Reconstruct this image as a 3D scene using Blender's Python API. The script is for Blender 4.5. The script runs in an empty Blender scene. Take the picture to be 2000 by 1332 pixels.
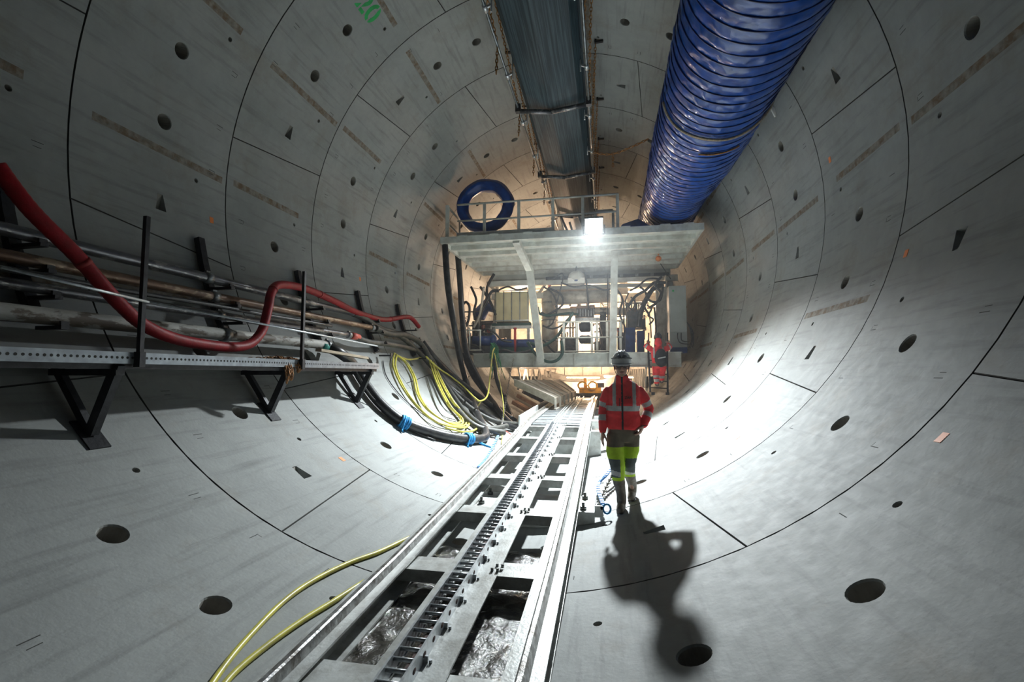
import bpy, bmesh, math, random
from mathutils import Vector, Matrix, noise
from mathutils.geometry import delaunay_2d_cdt
random.seed(7)
scn = bpy.context.scene
col = scn.collection

# ------------------------------------------------------------------ camera, world, lights, exposure
R = 4.155                       # inner radius of the lining; the axis is the world Y axis
CAM = Vector((0.2355*R, 0.0, -0.6*R)); PITCH = 0.0676; YAW = 0.1908; FPX = 947.53
RM = Matrix.Rotation(YAW, 3, 'Z') @ Matrix.Rotation(PITCH, 3, 'X')
cd = bpy.data.cameras.new('camera'); cam = bpy.data.objects.new('camera', cd); col.objects.link(cam)
cd.sensor_fit = 'HORIZONTAL'; cd.sensor_width = 36.0; cd.lens = FPX*36.0/2000.0; cd.clip_start = 0.05; cd.clip_end = 100
scn.cycles.caustics_reflective = False; scn.cycles.caustics_refractive = False
cam.location = CAM; cam.rotation_euler = (math.pi/2 + PITCH, 0, YAW)
scn.camera = cam
scn.view_settings.view_transform = 'Standard'; scn.view_settings.look = 'None'
scn.view_settings.gamma = 1.0; scn.view_settings.use_curve_mapping = False
scn.view_settings.exposure = 0.0
w = bpy.data.worlds.new('world'); scn.world = w; w.use_nodes = True
w.node_tree.nodes['Background'].inputs[0].default_value = (0.30, 0.36, 0.40, 1)
w.node_tree.nodes['Background'].inputs[1].default_value = 0.02

vsc = w.node_tree.nodes.new('ShaderNodeVolumeScatter'); vsc.inputs['Density'].default_value = 0.0017; vsc.inputs['Anisotropy'].default_value = 0.78   # thin haze in the tunnel air, added to make the floodlight glow
vsc.inputs['Color'].default_value = (0.92, 0.96, 1.0, 1)
w.node_tree.links.new(vsc.outputs[0], w.node_tree.nodes['World Output'].inputs['Volume'])
def light(name, kind, loc, energy, color=(1, 1, 1), size=0.3, aim=None, size_y=None, spread=None):
    l = bpy.data.lights.new(name, kind); l.energy = energy; l.color = color
    if kind == 'AREA':
        l.size = size
        if size_y: l.shape = 'RECTANGLE'; l.size_y = size_y
        if spread: l.spread = spread
    else: l.shadow_soft_size = size
    o = bpy.data.objects.new(name, l); col.objects.link(o); o.location = loc
    if aim is not None:
        o.rotation_euler = (Vector(aim) - Vector(loc)).to_track_quat('-Z', 'Y').to_euler()
    return o
FLOOD = Vector((0.73, 12.02, 1.20))
fb = light('floodlight_beam', 'SPOT', FLOOD + Vector((0, -0.12, -0.04)), 10000, (0.90, 0.97, 1.0), 0.14, (0.40, 9.1, -4.0))
fb.data.spot_size = math.radians(97); fb.data.spot_blend = 1.0
light('tunnel_lamp_behind', 'AREA', (-0.6, -4.5, 2.2), 4, (0.85, 0.95, 1.0), 1.2, (0.4, 6, -2))
light('under_roof_fill', 'POINT', (0.35, 13.6, -0.55), 40, (1.0, 0.95, 0.86), 0.12)  # added point light that brightens the roof underside, no fitting modelled
light('under_roof_fill', 'POINT', (-1.9, 13.8, -0.2), 26, (1.0, 0.93, 0.82), 0.12)  # second added fill, for the left half of the roof underside
WARM = (1.0, 0.70, 0.48)
for i, (p, e) in enumerate([((-2.2, 18.6, 0.1), 130), ((0.2, 18.8, 0.2), 170), ((1.9, 18.4, 0.1), 130), ((-0.9, 19.5, 1.9), 110),
                            ((-2.2, 16.6, 1.9), 40), ((0.4, 17.2, -2.72), 75), ((-0.9, 19.6, -2.8), 60), ((0.1, 20.8, -0.7), 110), ((-1.6, 15.2, -2.5), 22), ((1.3, 15.6, -2.5), 14), ((2.3, 17.4, -0.3), 25)]):
    light('gantry_lamp', 'POINT', p, e*2.1, WARM, 0.12)

# ------------------------------------------------------------------ unprojection helpers (pixel of the 2000x1332 frame + a known plane -> point)
def ray(u, v): return RM @ Vector(((u-1000)/FPX, 1.0, -(v-666)/FPX))
def at(u, v, y): d = ray(u, v); return CAM + d*(y/d.y)
def atx(u, v, x): d = ray(u, v); return CAM + d*((x-CAM.x)/d.x)
def atz(u, v, z): d = ray(u, v); return CAM + d*((z-CAM.z)/d.z)
def wall(u, v, r=R):
    d = ray(u, v); a = d.x**2+d.z**2; b = CAM.x*d.x+CAM.z*d.z; c = CAM.x**2+CAM.z**2-r*r
    return CAM + d*((-b+math.sqrt(b*b-a*c))/a)
def pol(deg, y, r=R):           # angle from the invert, positive to the right
    a = math.radians(deg); return Vector((r*math.sin(a), y, -r*math.cos(a)))

# ------------------------------------------------------------------ materials
MATS = {}
def mat(name, color, rough=0.6, metal=0.0, var=0.12, scale=6.0, bump=0.0, bscale=40.0, spec=0.5, dirt=None, dscale=2.0, damt=0.5, emit=None, estr=0, coat=0, stretch=None, alpha=None, dlo=0.45, dhi=0.62):
    m = bpy.data.materials.new(name); m.use_nodes = True; nt = m.node_tree; N = nt.nodes; L = nt.links
    b = N['Principled BSDF']; b.inputs['Roughness'].default_value = rough; b.inputs['Metallic'].default_value = metal
    b.inputs['Specular IOR Level'].default_value = spec; b.inputs['Coat Weight'].default_value = coat
    if emit: b.inputs['Emission Color'].default_value = (*emit, 1); b.inputs['Emission Strength'].default_value = estr
    tc = N.new('ShaderNodeTexCoord'); src = tc.outputs['Object']
    if stretch:
        mp = N.new('ShaderNodeMapping'); mp.inputs['Scale'].default_value = stretch; L.new(src, mp.inputs['Vector']); src = mp.outputs['Vector']
    n = N.new('ShaderNodeTexNoise'); n.inputs['Scale'].default_value = scale; n.inputs['Detail'].default_value = 6; L.new(src, n.inputs['Vector'])
    mr = N.new('ShaderNodeMapRange'); mr.inputs['From Min'].default_value = 0.3; mr.inputs['From Max'].default_value = 0.7
    mr.inputs['To Min'].default_value = 1-var; mr.inputs['To Max'].default_value = 1+var; L.new(n.outputs['Fac'], mr.inputs['Value'])
    mx = N.new('ShaderNodeMix'); mx.data_type = 'RGBA'; mx.blend_type = 'MULTIPLY'; mx.inputs['Factor'].default_value = 1
    mx.inputs['A'].default_value = (*color, 1); L.new(mr.outputs['Result'], mx.inputs['B']); out = mx.outputs['Result']
    if dirt:
        n2 = N.new('ShaderNodeTexNoise'); n2.inputs['Scale'].default_value = dscale; n2.inputs['Detail'].default_value = 8; n2.inputs['Roughness'].default_value = 0.65
        L.new(src, n2.inputs['Vector'])
        m2 = N.new('ShaderNodeMapRange'); m2.inputs['From Min'].default_value = dlo; m2.inputs['From Max'].default_value = dhi
        m2.inputs['To Max'].default_value = damt; L.new(n2.outputs['Fac'], m2.inputs['Value'])
        mm = N.new('ShaderNodeMix'); mm.data_type = 'RGBA'; mm.inputs['B'].default_value = (*dirt, 1)
        L.new(m2.outputs['Result'], mm.inputs['Factor']); L.new(out, mm.inputs['A']); out = mm.outputs['Result']
    L.new(out, b.inputs['Base Color'])
    if bump:
        n3 = N.new('ShaderNodeTexNoise'); n3.inputs['Scale'].default_value = bscale; n3.inputs['Detail'].default_value = 5; L.new(src, n3.inputs['Vector'])
        bp = N.new('ShaderNodeBump'); bp.inputs['Strength'].default_value = bump; bp.inputs['Distance'].default_value = 0.01
        L.new(n3.outputs['Fac'], bp.inputs['Height']); L.new(bp.outputs['Normal'], b.inputs['Normal'])
    if alpha is not None: b.inputs['Alpha'].default_value = alpha
    MATS[name] = m; return m

def concrete():
    m = bpy.data.materials.new('lining_concrete'); m.use_nodes = True; nt = m.node_tree; N = nt.nodes; L = nt.links
    b = N['Principled BSDF']; b.inputs['Specular IOR Level'].default_value = 0.25
    tc = N.new('ShaderNodeTexCoord'); oi = N.new('ShaderNodeObjectInfo')
    def noi(scale, det, st=None, rough=0.55):
        n = N.new('ShaderNodeTexNoise'); n.inputs['Scale'].default_value = scale; n.inputs['Detail'].default_value = det; n.inputs['Roughness'].default_value = rough
        if st:
            mp = N.new('ShaderNodeMapping'); mp.inputs['Scale'].default_value = st; L.new(tc.outputs['Object'], mp.inputs['Vector']); L.new(mp.outputs['Vector'], n.inputs['Vector'])
        else: L.new(tc.outputs['Object'], n.inputs['Vector'])
        return n.outputs['Fac']
    def rng(x, a, b_, c, d):
        r = N.new('ShaderNodeMapRange'); r.inputs['From Min'].default_value = a; r.inputs['From Max'].default_value = b_; r.inputs['To Min'].default_value = c; r.inputs['To Max'].default_value = d
        L.new(x, r.inputs['Value']); return r.outputs['Result']
    def mul(a, b_):
        x = N.new('ShaderNodeMath'); x.operation = 'MULTIPLY'
        for i, s in enumerate((a, b_)): L.new(s, x.inputs[i])
        return x.outputs[0]
    f = rng(noi(0.9, 5), 0.3, 0.7, 0.86, 1.10)
    f = mul(f, rng(noi(7, 8, rough=0.7), 0.3, 0.7, 0.93, 1.06))
    f = mul(f, rng(noi(2.2, 6, (6, 0.5, 6)), 0.52, 0.76, 1.0, 0.70))
    f = mul(f, rng(oi.outputs['Random'], 0, 1, 0.93, 1.05))
    mx = N.new('ShaderNodeMix'); mx.data_type = 'RGBA'; mx.blend_type = 'MULTIPLY'; mx.inputs['Factor'].default_value = 1
    mx.inputs['A'].default_value = (0.33, 0.345, 0.335, 1); L.new(f, mx.inputs['B'])
    md = N.new('ShaderNodeMix'); md.data_type = 'RGBA'; md.inputs['B'].default_value = (0.23, 0.20, 0.15, 1)
    L.new(rng(noi(1.3, 9, rough=0.7), 0.54, 0.76, 0, 0.6), md.inputs['Factor']); L.new(mx.outputs['Result'], md.inputs['A'])
    L.new(md.outputs['Result'], b.inputs['Base Color'])
    L.new(rng(noi(9, 6), 0.3, 0.7, 0.60, 0.68), b.inputs['Roughness'])
    bp = N.new('ShaderNodeBump'); bp.inputs['Strength'].default_value = 0.25; bp.inputs['Distance'].default_value = 0.008
    L.new(noi(30, 8), bp.inputs['Height']); L.new(bp.outputs['Normal'], b.inputs['Normal'])
    MATS['concrete'] = m; return m
concrete()
mat('strip', (0.235, 0.22, 0.185), 0.8, var=0.3, scale=14, dirt=(0.15, 0.085, 0.04), dscale=9, damt=0.8, bump=0.8, bscale=25)
mat('groove', (0.045, 0.045, 0.042), 0.9, var=0.3)
mat('hole', (0.30, 0.29, 0.26), 0.8, var=0.25, scale=12, dirt=(0.10, 0.07, 0.05), dscale=6)
mat('grout', (0.05, 0.05, 0.048), 0.95)
mat('orange', (0.85, 0.25, 0.06), 0.5)
mat('green_paint', (0.02, 0.40, 0.10), 0.7, var=0.3)
mat('white_steel', (0.70, 0.72, 0.70), 0.38, var=0.08, scale=9, dirt=(0.33, 0.31, 0.27), dscale=5, damt=0.55, bump=0.1)
mat('track_steel', (0.62, 0.64, 0.62), 0.33, 0.15, var=0.1, scale=12, dirt=(0.26, 0.25, 0.22), dscale=7, damt=0.5, bump=0.15, bscale=60)
mat('rail_worn', (0.42, 0.42, 0.41), 0.30, 0.8, var=0.35, scale=22, dirt=(0.13, 0.11, 0.09), dscale=12, damt=0.75, bump=0.25)
mat('galvanised', (0.52, 0.55, 0.57), 0.35, 0.6, var=0.2, scale=25)
mat('bolt', (0.20, 0.21, 0.20), 0.4, 0.8, var=0.3, scale=60)
mat('rust_dark', (0.07, 0.035, 0.03), 0.8, 0.1, var=0.4, scale=30)
mat('mud', (0.055, 0.05, 0.04), 0.16, 0, var=0.3, scale=8, bump=1.0, bscale=55, spec=1.0, coat=1.0)
mat('black_steel', (0.025, 0.026, 0.03), 0.45, 0.3, var=0.4, scale=15, bump=0.2)
mat('pipe_worn', (0.13, 0.13, 0.14), 0.30, 0.55, var=0.4, scale=9, dirt=(0.36, 0.35, 0.33), dscale=12, damt=0.85, bump=0.3, stretch=(1, 0.35, 1), dlo=0.54, dhi=0.60)
mat('pipe_rusty', (0.13, 0.075, 0.045), 0.40, 0.4, var=0.5, scale=9, dirt=(0.33, 0.25, 0.17), dscale=10, damt=0.85, dlo=0.52, dhi=0.58, bump=0.3, stretch=(1, 0.35, 1))
mat('pipe_white', (0.50, 0.50, 0.46), 0.6, 0.0, var=0.3, scale=9, dirt=(0.10, 0.075, 0.05), dscale=8, damt=0.9, dlo=0.50, dhi=0.56, bump=0.4, stretch=(1, 0.35, 1))
mat('steel_grey', (0.20, 0.22, 0.23), 0.35, 0.6, var=0.3, scale=14, dirt=(0.09, 0.07, 0.05), dscale=6)
mat('perforated', (0.30, 0.33, 0.36), 0.35, 0.6, var=0.2, scale=14)
mat('red_rubber', (0.34, 0.010, 0.018), 0.5, spec=0.3, var=0.2, scale=12, bump=0.3, dirt=(0.16, 0.02, 0.02), dscale=5, damt=0.5)
mat('black_rubber', (0.014, 0.015, 0.018), 0.38, var=0.5, scale=8, dirt=(0.07, 0.066, 0.058), dscale=7, damt=0.5, bump=0.2)
mat('hose_dusty', (0.035, 0.037, 0.034), 0.55, var=0.4, scale=8, dirt=(0.10, 0.095, 0.08), dscale=6, damt=0.6, bump=0.2)
mat('yellow_hose', (0.66, 0.60, 0.10), 0.38, var=0.1, scale=9, dirt=(0.35, 0.31, 0.12), dscale=8, damt=0.6)
mat('blue_strap', (0.02, 0.28, 0.62), 0.6, var=0.3, scale=30, bump=0.5)
mat('blue_sling', (0.16, 0.36, 0.72), 0.6, var=0.35, scale=60)
mat('green_rope', (0.03, 0.22, 0.09), 0.7, var=0.4, scale=30)
mat('green_hose', (0.008, 0.055, 0.042), 0.5, var=0.3, scale=12)
mat('red_tape', (0.62, 0.10, 0.07), 0.5)
mat('teal_coupling', (0.05, 0.36, 0.28), 0.5, var=0.3, scale=20)
mat('chain_rust', (0.34, 0.16, 0.05), 0.6, 0.3, var=0.5, scale=30)
mat('chain_steel', (0.24, 0.23, 0.21), 0.4, 0.7, var=0.3, scale=30)
mat('belt', (0.022, 0.040, 0.052), 0.55, 0, var=0.35, scale=3, stretch=(14, 0.25, 14), dirt=(0.07, 0.11, 0.125), dscale=3, damt=0.6, spec=0.25)
mat('duct_blue', (0.003, 0.062, 0.33), 0.32, var=0.3, scale=6, bump=0.35, bscale=12, spec=0.55, coat=0.2, stretch=(1, 1.6, 1))
mat('duct_seam', (0.008, 0.02, 0.10), 0.4, var=0.3)
mat('gantry_paint', (0.66, 0.68, 0.64), 0.48, var=0.1, scale=5, dirt=(0.36, 0.33, 0.28), dscale=3, damt=0.5, bump=0.08)
mat('cream_paint', (0.63, 0.60, 0.52), 0.5, var=0.12, scale=4, dirt=(0.30, 0.23, 0.16), dscale=3, damt=0.55)
mat('ibc_plastic', (0.68, 0.60, 0.36), 0.45, var=0.1, scale=4)
mat('tank_paint', (0.50, 0.46, 0.39), 0.4, 0.1, var=0.15, scale=3, dirt=(0.20, 0.15, 0.10), dscale=4)
mat('blue_paint', (0.012, 0.04, 0.17), 0.4, var=0.3, scale=6)
mat('dark_machine', (0.05, 0.052, 0.058), 0.5, 0.2, var=0.4, scale=8, dirt=(0.12, 0.10, 0.08), dscale=5)
mat('brown_machine', (0.20, 0.13, 0.09), 0.5, 0.2, var=0.4, scale=6)
mat('yellow_paint', (0.80, 0.42, 0.03), 0.45, var=0.2, scale=6, dirt=(0.3, 0.16, 0.04), dscale=8)
mat('cabinet_grey', (0.46, 0.49, 0.47), 0.5, var=0.08, scale=6, dirt=(0.3, 0.3, 0.28), dscale=3)
mat('wood', (0.40, 0.32, 0.22), 0.7, var=0.3, scale=5, stretch=(8, 1, 8))
mat('white_plastic', (0.75, 0.74, 0.70), 0.45)
mat('lamp_face', (1, 1, 1), 0.3, emit=(0.86, 0.96, 1.0), estr=22)
mat('tube_glow', (1, 1, 1), 0.3, emit=(1.0, 0.74, 0.48), estr=14)
mat('skin', (0.42, 0.24, 0.17), 0.55, var=0.1, scale=20)
mat('hair', (0.03, 0.02, 0.015), 0.7)
mat('lip', (0.36, 0.13, 0.11), 0.5)
mat('eye_white', (0.6, 0.58, 0.55), 0.3)
mat('hivis_red', (0.86, 0.035, 0.04), 0.75, var=0.14, scale=14, bump=0.25, bscale=30)
mat('reflective', (0.50, 0.50, 0.49), 0.4, 0.2, var=0.12, scale=25)
mat('black_cloth', (0.018, 0.018, 0.022), 0.8, var=0.3)
mat('khaki', (0.17, 0.145, 0.10), 0.85, var=0.2, scale=12, bump=0.3, bscale=30)
mat('hivis_yellow', (0.46, 0.68, 0.02), 0.75, var=0.15, scale=14)
mat('grey_cloth', (0.10, 0.12, 0.12), 0.85, var=0.2)
mat('boot', (0.13, 0.10, 0.075), 0.6, var=0.3, scale=14, dirt=(0.30, 0.27, 0.22), dscale=9, damt=0.6)
mat('helmet_white', (0.72, 0.74, 0.74), 0.25, var=0.05)
mat('goggle_lens', (0.05, 0.07, 0.09), 0.08, spec=0.9)
mat('glass_clear', (0.10, 0.09, 0.09), 0.05, spec=0.9, alpha=0.45)
mat('dark_red', (0.30, 0.02, 0.02), 0.7)
mat('red_paint', (0.45, 0.04, 0.03), 0.5)
M = MATS

# ------------------------------------------------------------------ mesh builder
OFF = {}
def link(o, parent=None, loc=None):
    col.objects.link(o)
    if parent is not None:
        o.parent = parent; off = OFF.get(parent.name, Vector((0, 0, 0))); o.location = -off; OFF[o.name] = Vector((0, 0, 0))
    return o
def tag(o, label=None, cat=None, group=None, kind=None):
    if label: o['label'] = label
    if cat: o['category'] = cat
    if group: o['group'] = group
    if kind: o['kind'] = kind
    return o
def thing(name, label, cat, loc=(0, 0, 0), group=None):
    o = bpy.data.objects.new(name, None); col.objects.link(o); o.location = loc; o.empty_display_size = 0.1
    OFF[o.name] = Vector(loc); return tag(o, label, cat, group)
def frame(d, up=Vector((0, 0, 1))):
    d = d.normalized()
    if abs(d.dot(up)) > 0.98: up = Vector((0, 1, 0)) if abs(d.y) < 0.9 else Vector((1, 0, 0))
    s = d.cross(up).normalized(); return s, s.cross(d).normalized()
class MB:
    def __init__(s): s.v = []; s.f = []; s.m = []; s.sm = []
    def add(s, vs, fs, mi=0, sm=False):
        b = len(s.v); s.v += [tuple(x) for x in vs]; s.f += [tuple(b+i for i in f) for f in fs]; s.m += [mi]*len(fs); s.sm += [sm]*len(fs); return s
    def box(s, a, b, mi=0):
        x0, y0, z0 = (min(a[i], b[i]) for i in range(3)); x1, y1, z1 = (max(a[i], b[i]) for i in range(3))
        return s.add([(x0,y0,z0),(x1,y0,z0),(x1,y1,z0),(x0,y1,z0),(x0,y0,z1),(x1,y0,z1),(x1,y1,z1),(x0,y1,z1)],
              [(3,2,1,0),(4,5,6,7),(0,1,5,4),(1,2,6,5),(2,3,7,6),(3,0,4,7)], mi)
    def beam(s, p, q, wd, ht, up=Vector((0, 0, 1)), mi=0):
        p, q = Vector(p), Vector(q); a, b = frame(q-p, up); a = a*wd/2; b = b*ht/2
        vs = [p-a-b, p+a-b, p+a+b, p-a+b, q-a-b, q+a-b, q+a+b, q-a+b]
        return s.add(vs, [(0,1,2,3),(7,6,5,4),(4,5,1,0),(5,6,2,1),(6,7,3,2),(7,4,0,3)], mi)
    def tube(s, pts, r, n=10, mi=0, closed=False, caps=True, sm=True, rib=None):
        pts = [Vector(p) for p in pts]; N = len(pts); rings = []; ups = None
        for i, p in enumerate(pts):
            if closed: d = pts[(i+1) % N]-pts[i-1]
            else: d = pts[min(i+1, N-1)]-pts[max(i-1, 0)]
            d = d.normalized()
            if ups is None: a, b = frame(d)
            else:
                a = ups-d*ups.dot(d); a = a.normalized() if a.length > 1e-6 else frame(d)[0]; b = a.cross(d).normalized()
            ups = a
            rr = r[i] if isinstance(r, (list, tuple)) else r
            if rib: rr = rr*(1+rib*(i % 2))
            rings.append([p+(a*math.cos(t)+b*math.sin(t))*rr for t in (2*math.pi*k/n for k in range(n))])
        vs = [v for rg in rings for v in rg]; fs = []
        for i in range(N if closed else N-1):
            j = (i+1) % N
            for k in range(n): fs.append((i*n+k, i*n+(k+1) % n, j*n+(k+1) % n, j*n+k))
        if caps and not closed: fs.append(tuple(range(n-1, -1, -1))); fs.append(tuple((N-1)*n+k for k in range(n)))
        s.add(vs, fs, mi, sm)
        if caps and not closed: s.sm[-1] = s.sm[-2] = False
        return s
    def cyl(s, p, q, r, n=14, mi=0, r2=None): return s.tube([p, q], [r, r2 if r2 is not None else r], n, mi)
    def ell(s, c, rad, mi=0, nu=16, nv=10, rot=None):
        c = Vector(c); vs = []; fs = []
        for j in range(nv+1):
            t = math.pi*j/nv
            for i in range(nu):
                a = 2*math.pi*i/nu; p = Vector((math.sin(t)*math.cos(a)*rad[0], math.sin(t)*math.sin(a)*rad[1], math.cos(t)*rad[2]))
                if rot: p = rot @ p
                vs.append(c+p)
        for j in range(nv):
            for i in range(nu): fs.append((j*nu+i, (j+1)*nu+i, (j+1)*nu+(i+1) % nu, j*nu+(i+1) % nu))
        return s.add(vs, fs, mi, True)
    def prism(s, prof, ys, zf=lambda y: 0.0, mi=0):   # closed (x,z) profile swept along Y
        n = len(prof); vs = []; fs = []
        for y in ys: vs += [(x, y, z+zf(y)) for x, z in prof]
        for i in range(len(ys)-1):
            for k in range(n): fs.append((i*n+k, i*n+(k+1) % n, (i+1)*n+(k+1) % n, (i+1)*n+k))
        s.add(vs, fs, mi)
        # caps as fans of convex pieces are unnecessary for these thin sections
        s.add([vs[k] for k in range(n)], [tuple(range(n-1, -1, -1))], mi); s.add([vs[(len(ys)-1)*n+k] for k in range(n)], [tuple(range(n))], mi)
        return s
    def mesh(s, name, mats):
        me = bpy.data.meshes.new(name); me.from_pydata(s.v, [], s.f)
        for m in (mats if isinstance(mats, (list, tuple)) else [mats]): me.materials.append(M[m])
        me.polygons.foreach_set('material_index', s.m); me.polygons.foreach_set('use_smooth', s.sm)
        bm = bmesh.new(); bm.from_mesh(me); bmesh.ops.recalc_face_normals(bm, faces=bm.faces); bm.to_mesh(me); bm.free(); return me
    def build(s, name, mats, parent=None, label=None, cat=None, group=None, kind=None):
        o = bpy.data.objects.new(name, s.mesh(name, mats)); link(o, parent); return tag(o, label, cat, group, kind)
def copy_mesh(src, name, parent, delta):
    c = src.copy(); c.name = name; col.objects.link(c); c.parent = parent; c.location = src.location + Vector(delta); OFF[c.name] = Vector((0, 0, 0)); return c
def spline(pts, k=8):          # Catmull-Rom through points
    pts = [Vector(p) for p in pts]; out = []
    for i in range(len(pts)-1):
        p0, p1, p2, p3 = pts[max(i-1, 0)], pts[i], pts[i+1], pts[min(i+2, len(pts)-1)]
        for j in range(k):
            t = j/k; out.append(0.5*((2*p1)+(p2-p0)*t+(2*p0-5*p1+4*p2-p3)*t*t+(3*p1-p0-3*p2+p3)*t**3))
    return out+[pts[-1]]
def chain(mb, pts, pitch=0.05, r=0.006, w_=0.016, mi=0):
    pts = spline(pts, 12); L = [0]
    for a, b in zip(pts, pts[1:]): L.append(L[-1]+(b-a).length)
    n = max(2, int(L[-1]/pitch)); k = 0
    for i in range(n):
        s0 = L[-1]*(i+0.5)/n
        while k < len(L)-2 and L[k+1] < s0: k += 1
        t = (s0-L[k])/max(1e-6, L[k+1]-L[k]); c = pts[k].lerp(pts[k+1], t); d = (pts[k+1]-pts[k]).normalized()
        a, b = frame(d); a = a if i % 2 else b
        h = pitch*0.62
        mb.tube([c-d*h+a*w_*0.5, c-d*h*0.5+a*w_, c+d*h*0.5+a*w_, c+d*h+a*w_*0.5, c+d*h-a*w_*0.5, c+d*h*0.5-a*w_, c-d*h*0.5-a*w_, c-d*h-a*w_*0.5], r, 5, mi, closed=True)
    return mb

# ------------------------------------------------------------------ the lining: rings of concrete segments
Y0, RW = 3.6867, 1.99978
shell = MB()
n = 72; ys = [-6.5+i*2.0 for i in range(17)]
vs = [tuple(pol(360*k/n, y, R+0.36)) for y in ys for k in range(n)]
shell.add(vs, [(i*n+k, i*n+(k+1) % n, (i+1)*n+(k+1) % n, (i+1)*n+k) for i in range(len(ys)-1) for k in range(n)], 0, True)
vs = [tuple(pol(360*k/n, y, R)) for y in (-6.5, Y0-2*RW-0.01) for k in range(n)]
shell.add(vs, [(k, (k+1) % n, n+(k+1) % n, n+k) for k in range(n)], 1, True)
shell.add([tuple(pol(360*k/n, 24.0, R+0.35)) for k in range(n)]+[tuple(pol(360*k/n, 24.1, R+0.35)) for k in range(n)], [tuple(range(n)), tuple(range(2*n-1, n-1, -1))], 1)
LIN = shell.build('wall_lining', ['grout', 'concrete'], kind='structure')
TILT = {(0, 3): None}
def joint_tilt(ring, c):       # degrees each longitudinal joint leans over one ring width
    if ring == 0: return {-77: 3.5}.get(round(c), -3.7) if c < 0 else -3.6
    if ring == 3 and c > 150: return -3.5
    return 3.6 if c > 0 else -3.6
def segment(ring, ca, ja, jb):
    """ca centre angle, ja/jb joint centre angles at ring centre (deg)"""
    y0, y1 = Y0+ring*RW+0.009, Y0+(ring+1)*RW-0.009; ym = (y0+y1)/2
    def jx(j, y, sgn):
        jj = ((j+180) % 360)-180
        t = joint_tilt(ring, jj if abs(jj) < 179 else 179)
        if abs(jj) > 179 or abs(jj) < 1: t = 0
        return math.radians(j+t*(y-ym)/RW)*R+sgn*0.008
    NS, NY = 14, 7; pts = []; outer = []
    def sx(u, y): return jx(ja, y, 1)*(1-u)+jx(jb, y, -1)*u
    for i in range(NS): outer.append((sx(i/NS, y0), y0))
    for i in range(NY): y = y0+(y1-y0)*i/NY; outer.append((sx(1, y), y))
    for i in range(NS): outer.append((sx(1-i/NS, y1), y1))
    for i in range(NY): y = y1-(y1-y0)*i/NY; outer.append((sx(0, y), y))
    nb = len(outer); vs = list(outer); ed = [(i, (i+1) % nb) for i in range(nb)]
    holes = []; rects = []
    c0 = math.radians(ca)*R; dg = math.radians(1)*R
    for s_ in (-1, 1):
        holes.append((c0+s_*6.05*dg, ym, 0.094, 0.060, 0.24, 20))
        holes.append((c0+s_*13.1*dg, y0+1.5, 0.030, 0.022, 0.10, 10))
    # bolt pocket beside each longitudinal joint (on its outer side, as in the photograph)
    jm = math.radians(ja)*R; jn = math.radians(jb)*R
    pockets = []
    ja_, jb_ = ((ja+180) % 360)-180, ((jb+180) % 360)-180
    if ring % 2 == 0: side = 1 if ring == 2 and ca > 0 else -1
    else: side = 1 if ca > 0 else -1
    pc = (jm+5.2*dg) if side > 0 else (jn-5.2*dg)
    pockets.append((pc, side))
    # cast-in strips and index marks
    rnd = random.Random(ring*31+int(ca*3))
    for so, a, b in ((10.8, 0.10, 0.96), (-15.6, 0.06, 0.80)):
        if abs(ca) > 60 and (rnd.random() < 0.72 or ring in (0, 1) and abs(ca) > 90) or (ring == 0 and -52 < ca < -50 and so < 0): rects.append((c0+so*dg*(1 if ca < 0 else -1)-0.045, y0+a*RW, c0+so*dg*(1 if ca < 0 else -1)+0.045, y0+b*RW, 1))
    for q in (0.10, 0.84):
        for so in (-8.5, 1.2, 9.4):
            if rnd.random() < 0.75:
                x = c0+(so+rnd.uniform(-.6, .6))*dg; y = y0+q*RW+rnd.uniform(-.03, .05)
                if any((x-hx)**2+(y-hy)**2 < 0.2**2 for hx, hy, *_ in holes): continue
                rects.append((x, y, x+0.007, y+0.10, 2))
                if rnd.random() < 0.7: rects.append((x+0.05, y+0.01, x+0.056, y+0.08, 2))
                if rnd.random() < 0.5: rects.append((x+0.012, y+0.088, x+0.046, y+0.094, 2))
    hv = []
    for hx, hy, r0, r1, dp, k in holes:
        b = len(vs); vs += [(hx+r0*math.cos(2*math.pi*i/k), hy+r0*math.sin(2*math.pi*i/k)) for i in range(k)]
        ed += [(b+i, b+(i+1) % k) for i in range(k)]; hv.append((b, k, r1/r0, dp, hx, hy))
    pv = []
    for pc, sd in pockets:
        b = len(vs); tri = [(pc-sd*0.03, ym-0.07), (pc-sd*0.03, ym+0.07), (pc+sd*0.17, ym+0.035), (pc+sd*0.17, ym-0.035)]
        vs += tri; ed += [(b+i, b+(i+1) % 4) for i in range(4)]; pv.append((b, 4, tri))
    for x0, ya, x1, yb, mi in rects:
        b = len(vs); vs += [(x0, ya), (x1, ya), (x1, yb), (x0, yb)]; ed += [(b+i, b+(i+1) % 4) for i in range(4)]
    for i in range(1, NS):
        for j in range(1, 5):
            y = y0+(y1-y0)*j/5; x = sx(i/NS, y)
            if any((x-h[0])**2+(y-h[1])**2 < (h[2]+0.03)**2 for h in holes): continue
            if any(abs(x-p[0]) < 0.22 and abs(y-ym) < 0.1 for p in pockets): continue
            if any(r_[0]-0.02 < x < r_[2]+0.02 and r_[1]-0.02 < y < r_[3]+0.02 for r_ in rects): continue
            vs.append((x, y))
    rv, re_, rf, ov, *_ = delaunay_2d_cdt([Vector(p) for p in vs], ed, [], 0, 1e-5)
    idx = {}
    for i, l in enumerate(ov):
        for q in l: idx[q] = i
    V = []; NV = []
    def put(s_, y, rr): a = s_/R; V.append((rr*math.sin(a), y, -rr*math.cos(a))); return len(V)-1
    for p in rv: put(p.x, p.y, R)
    F = []; MI = []; RAD = []
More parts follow.
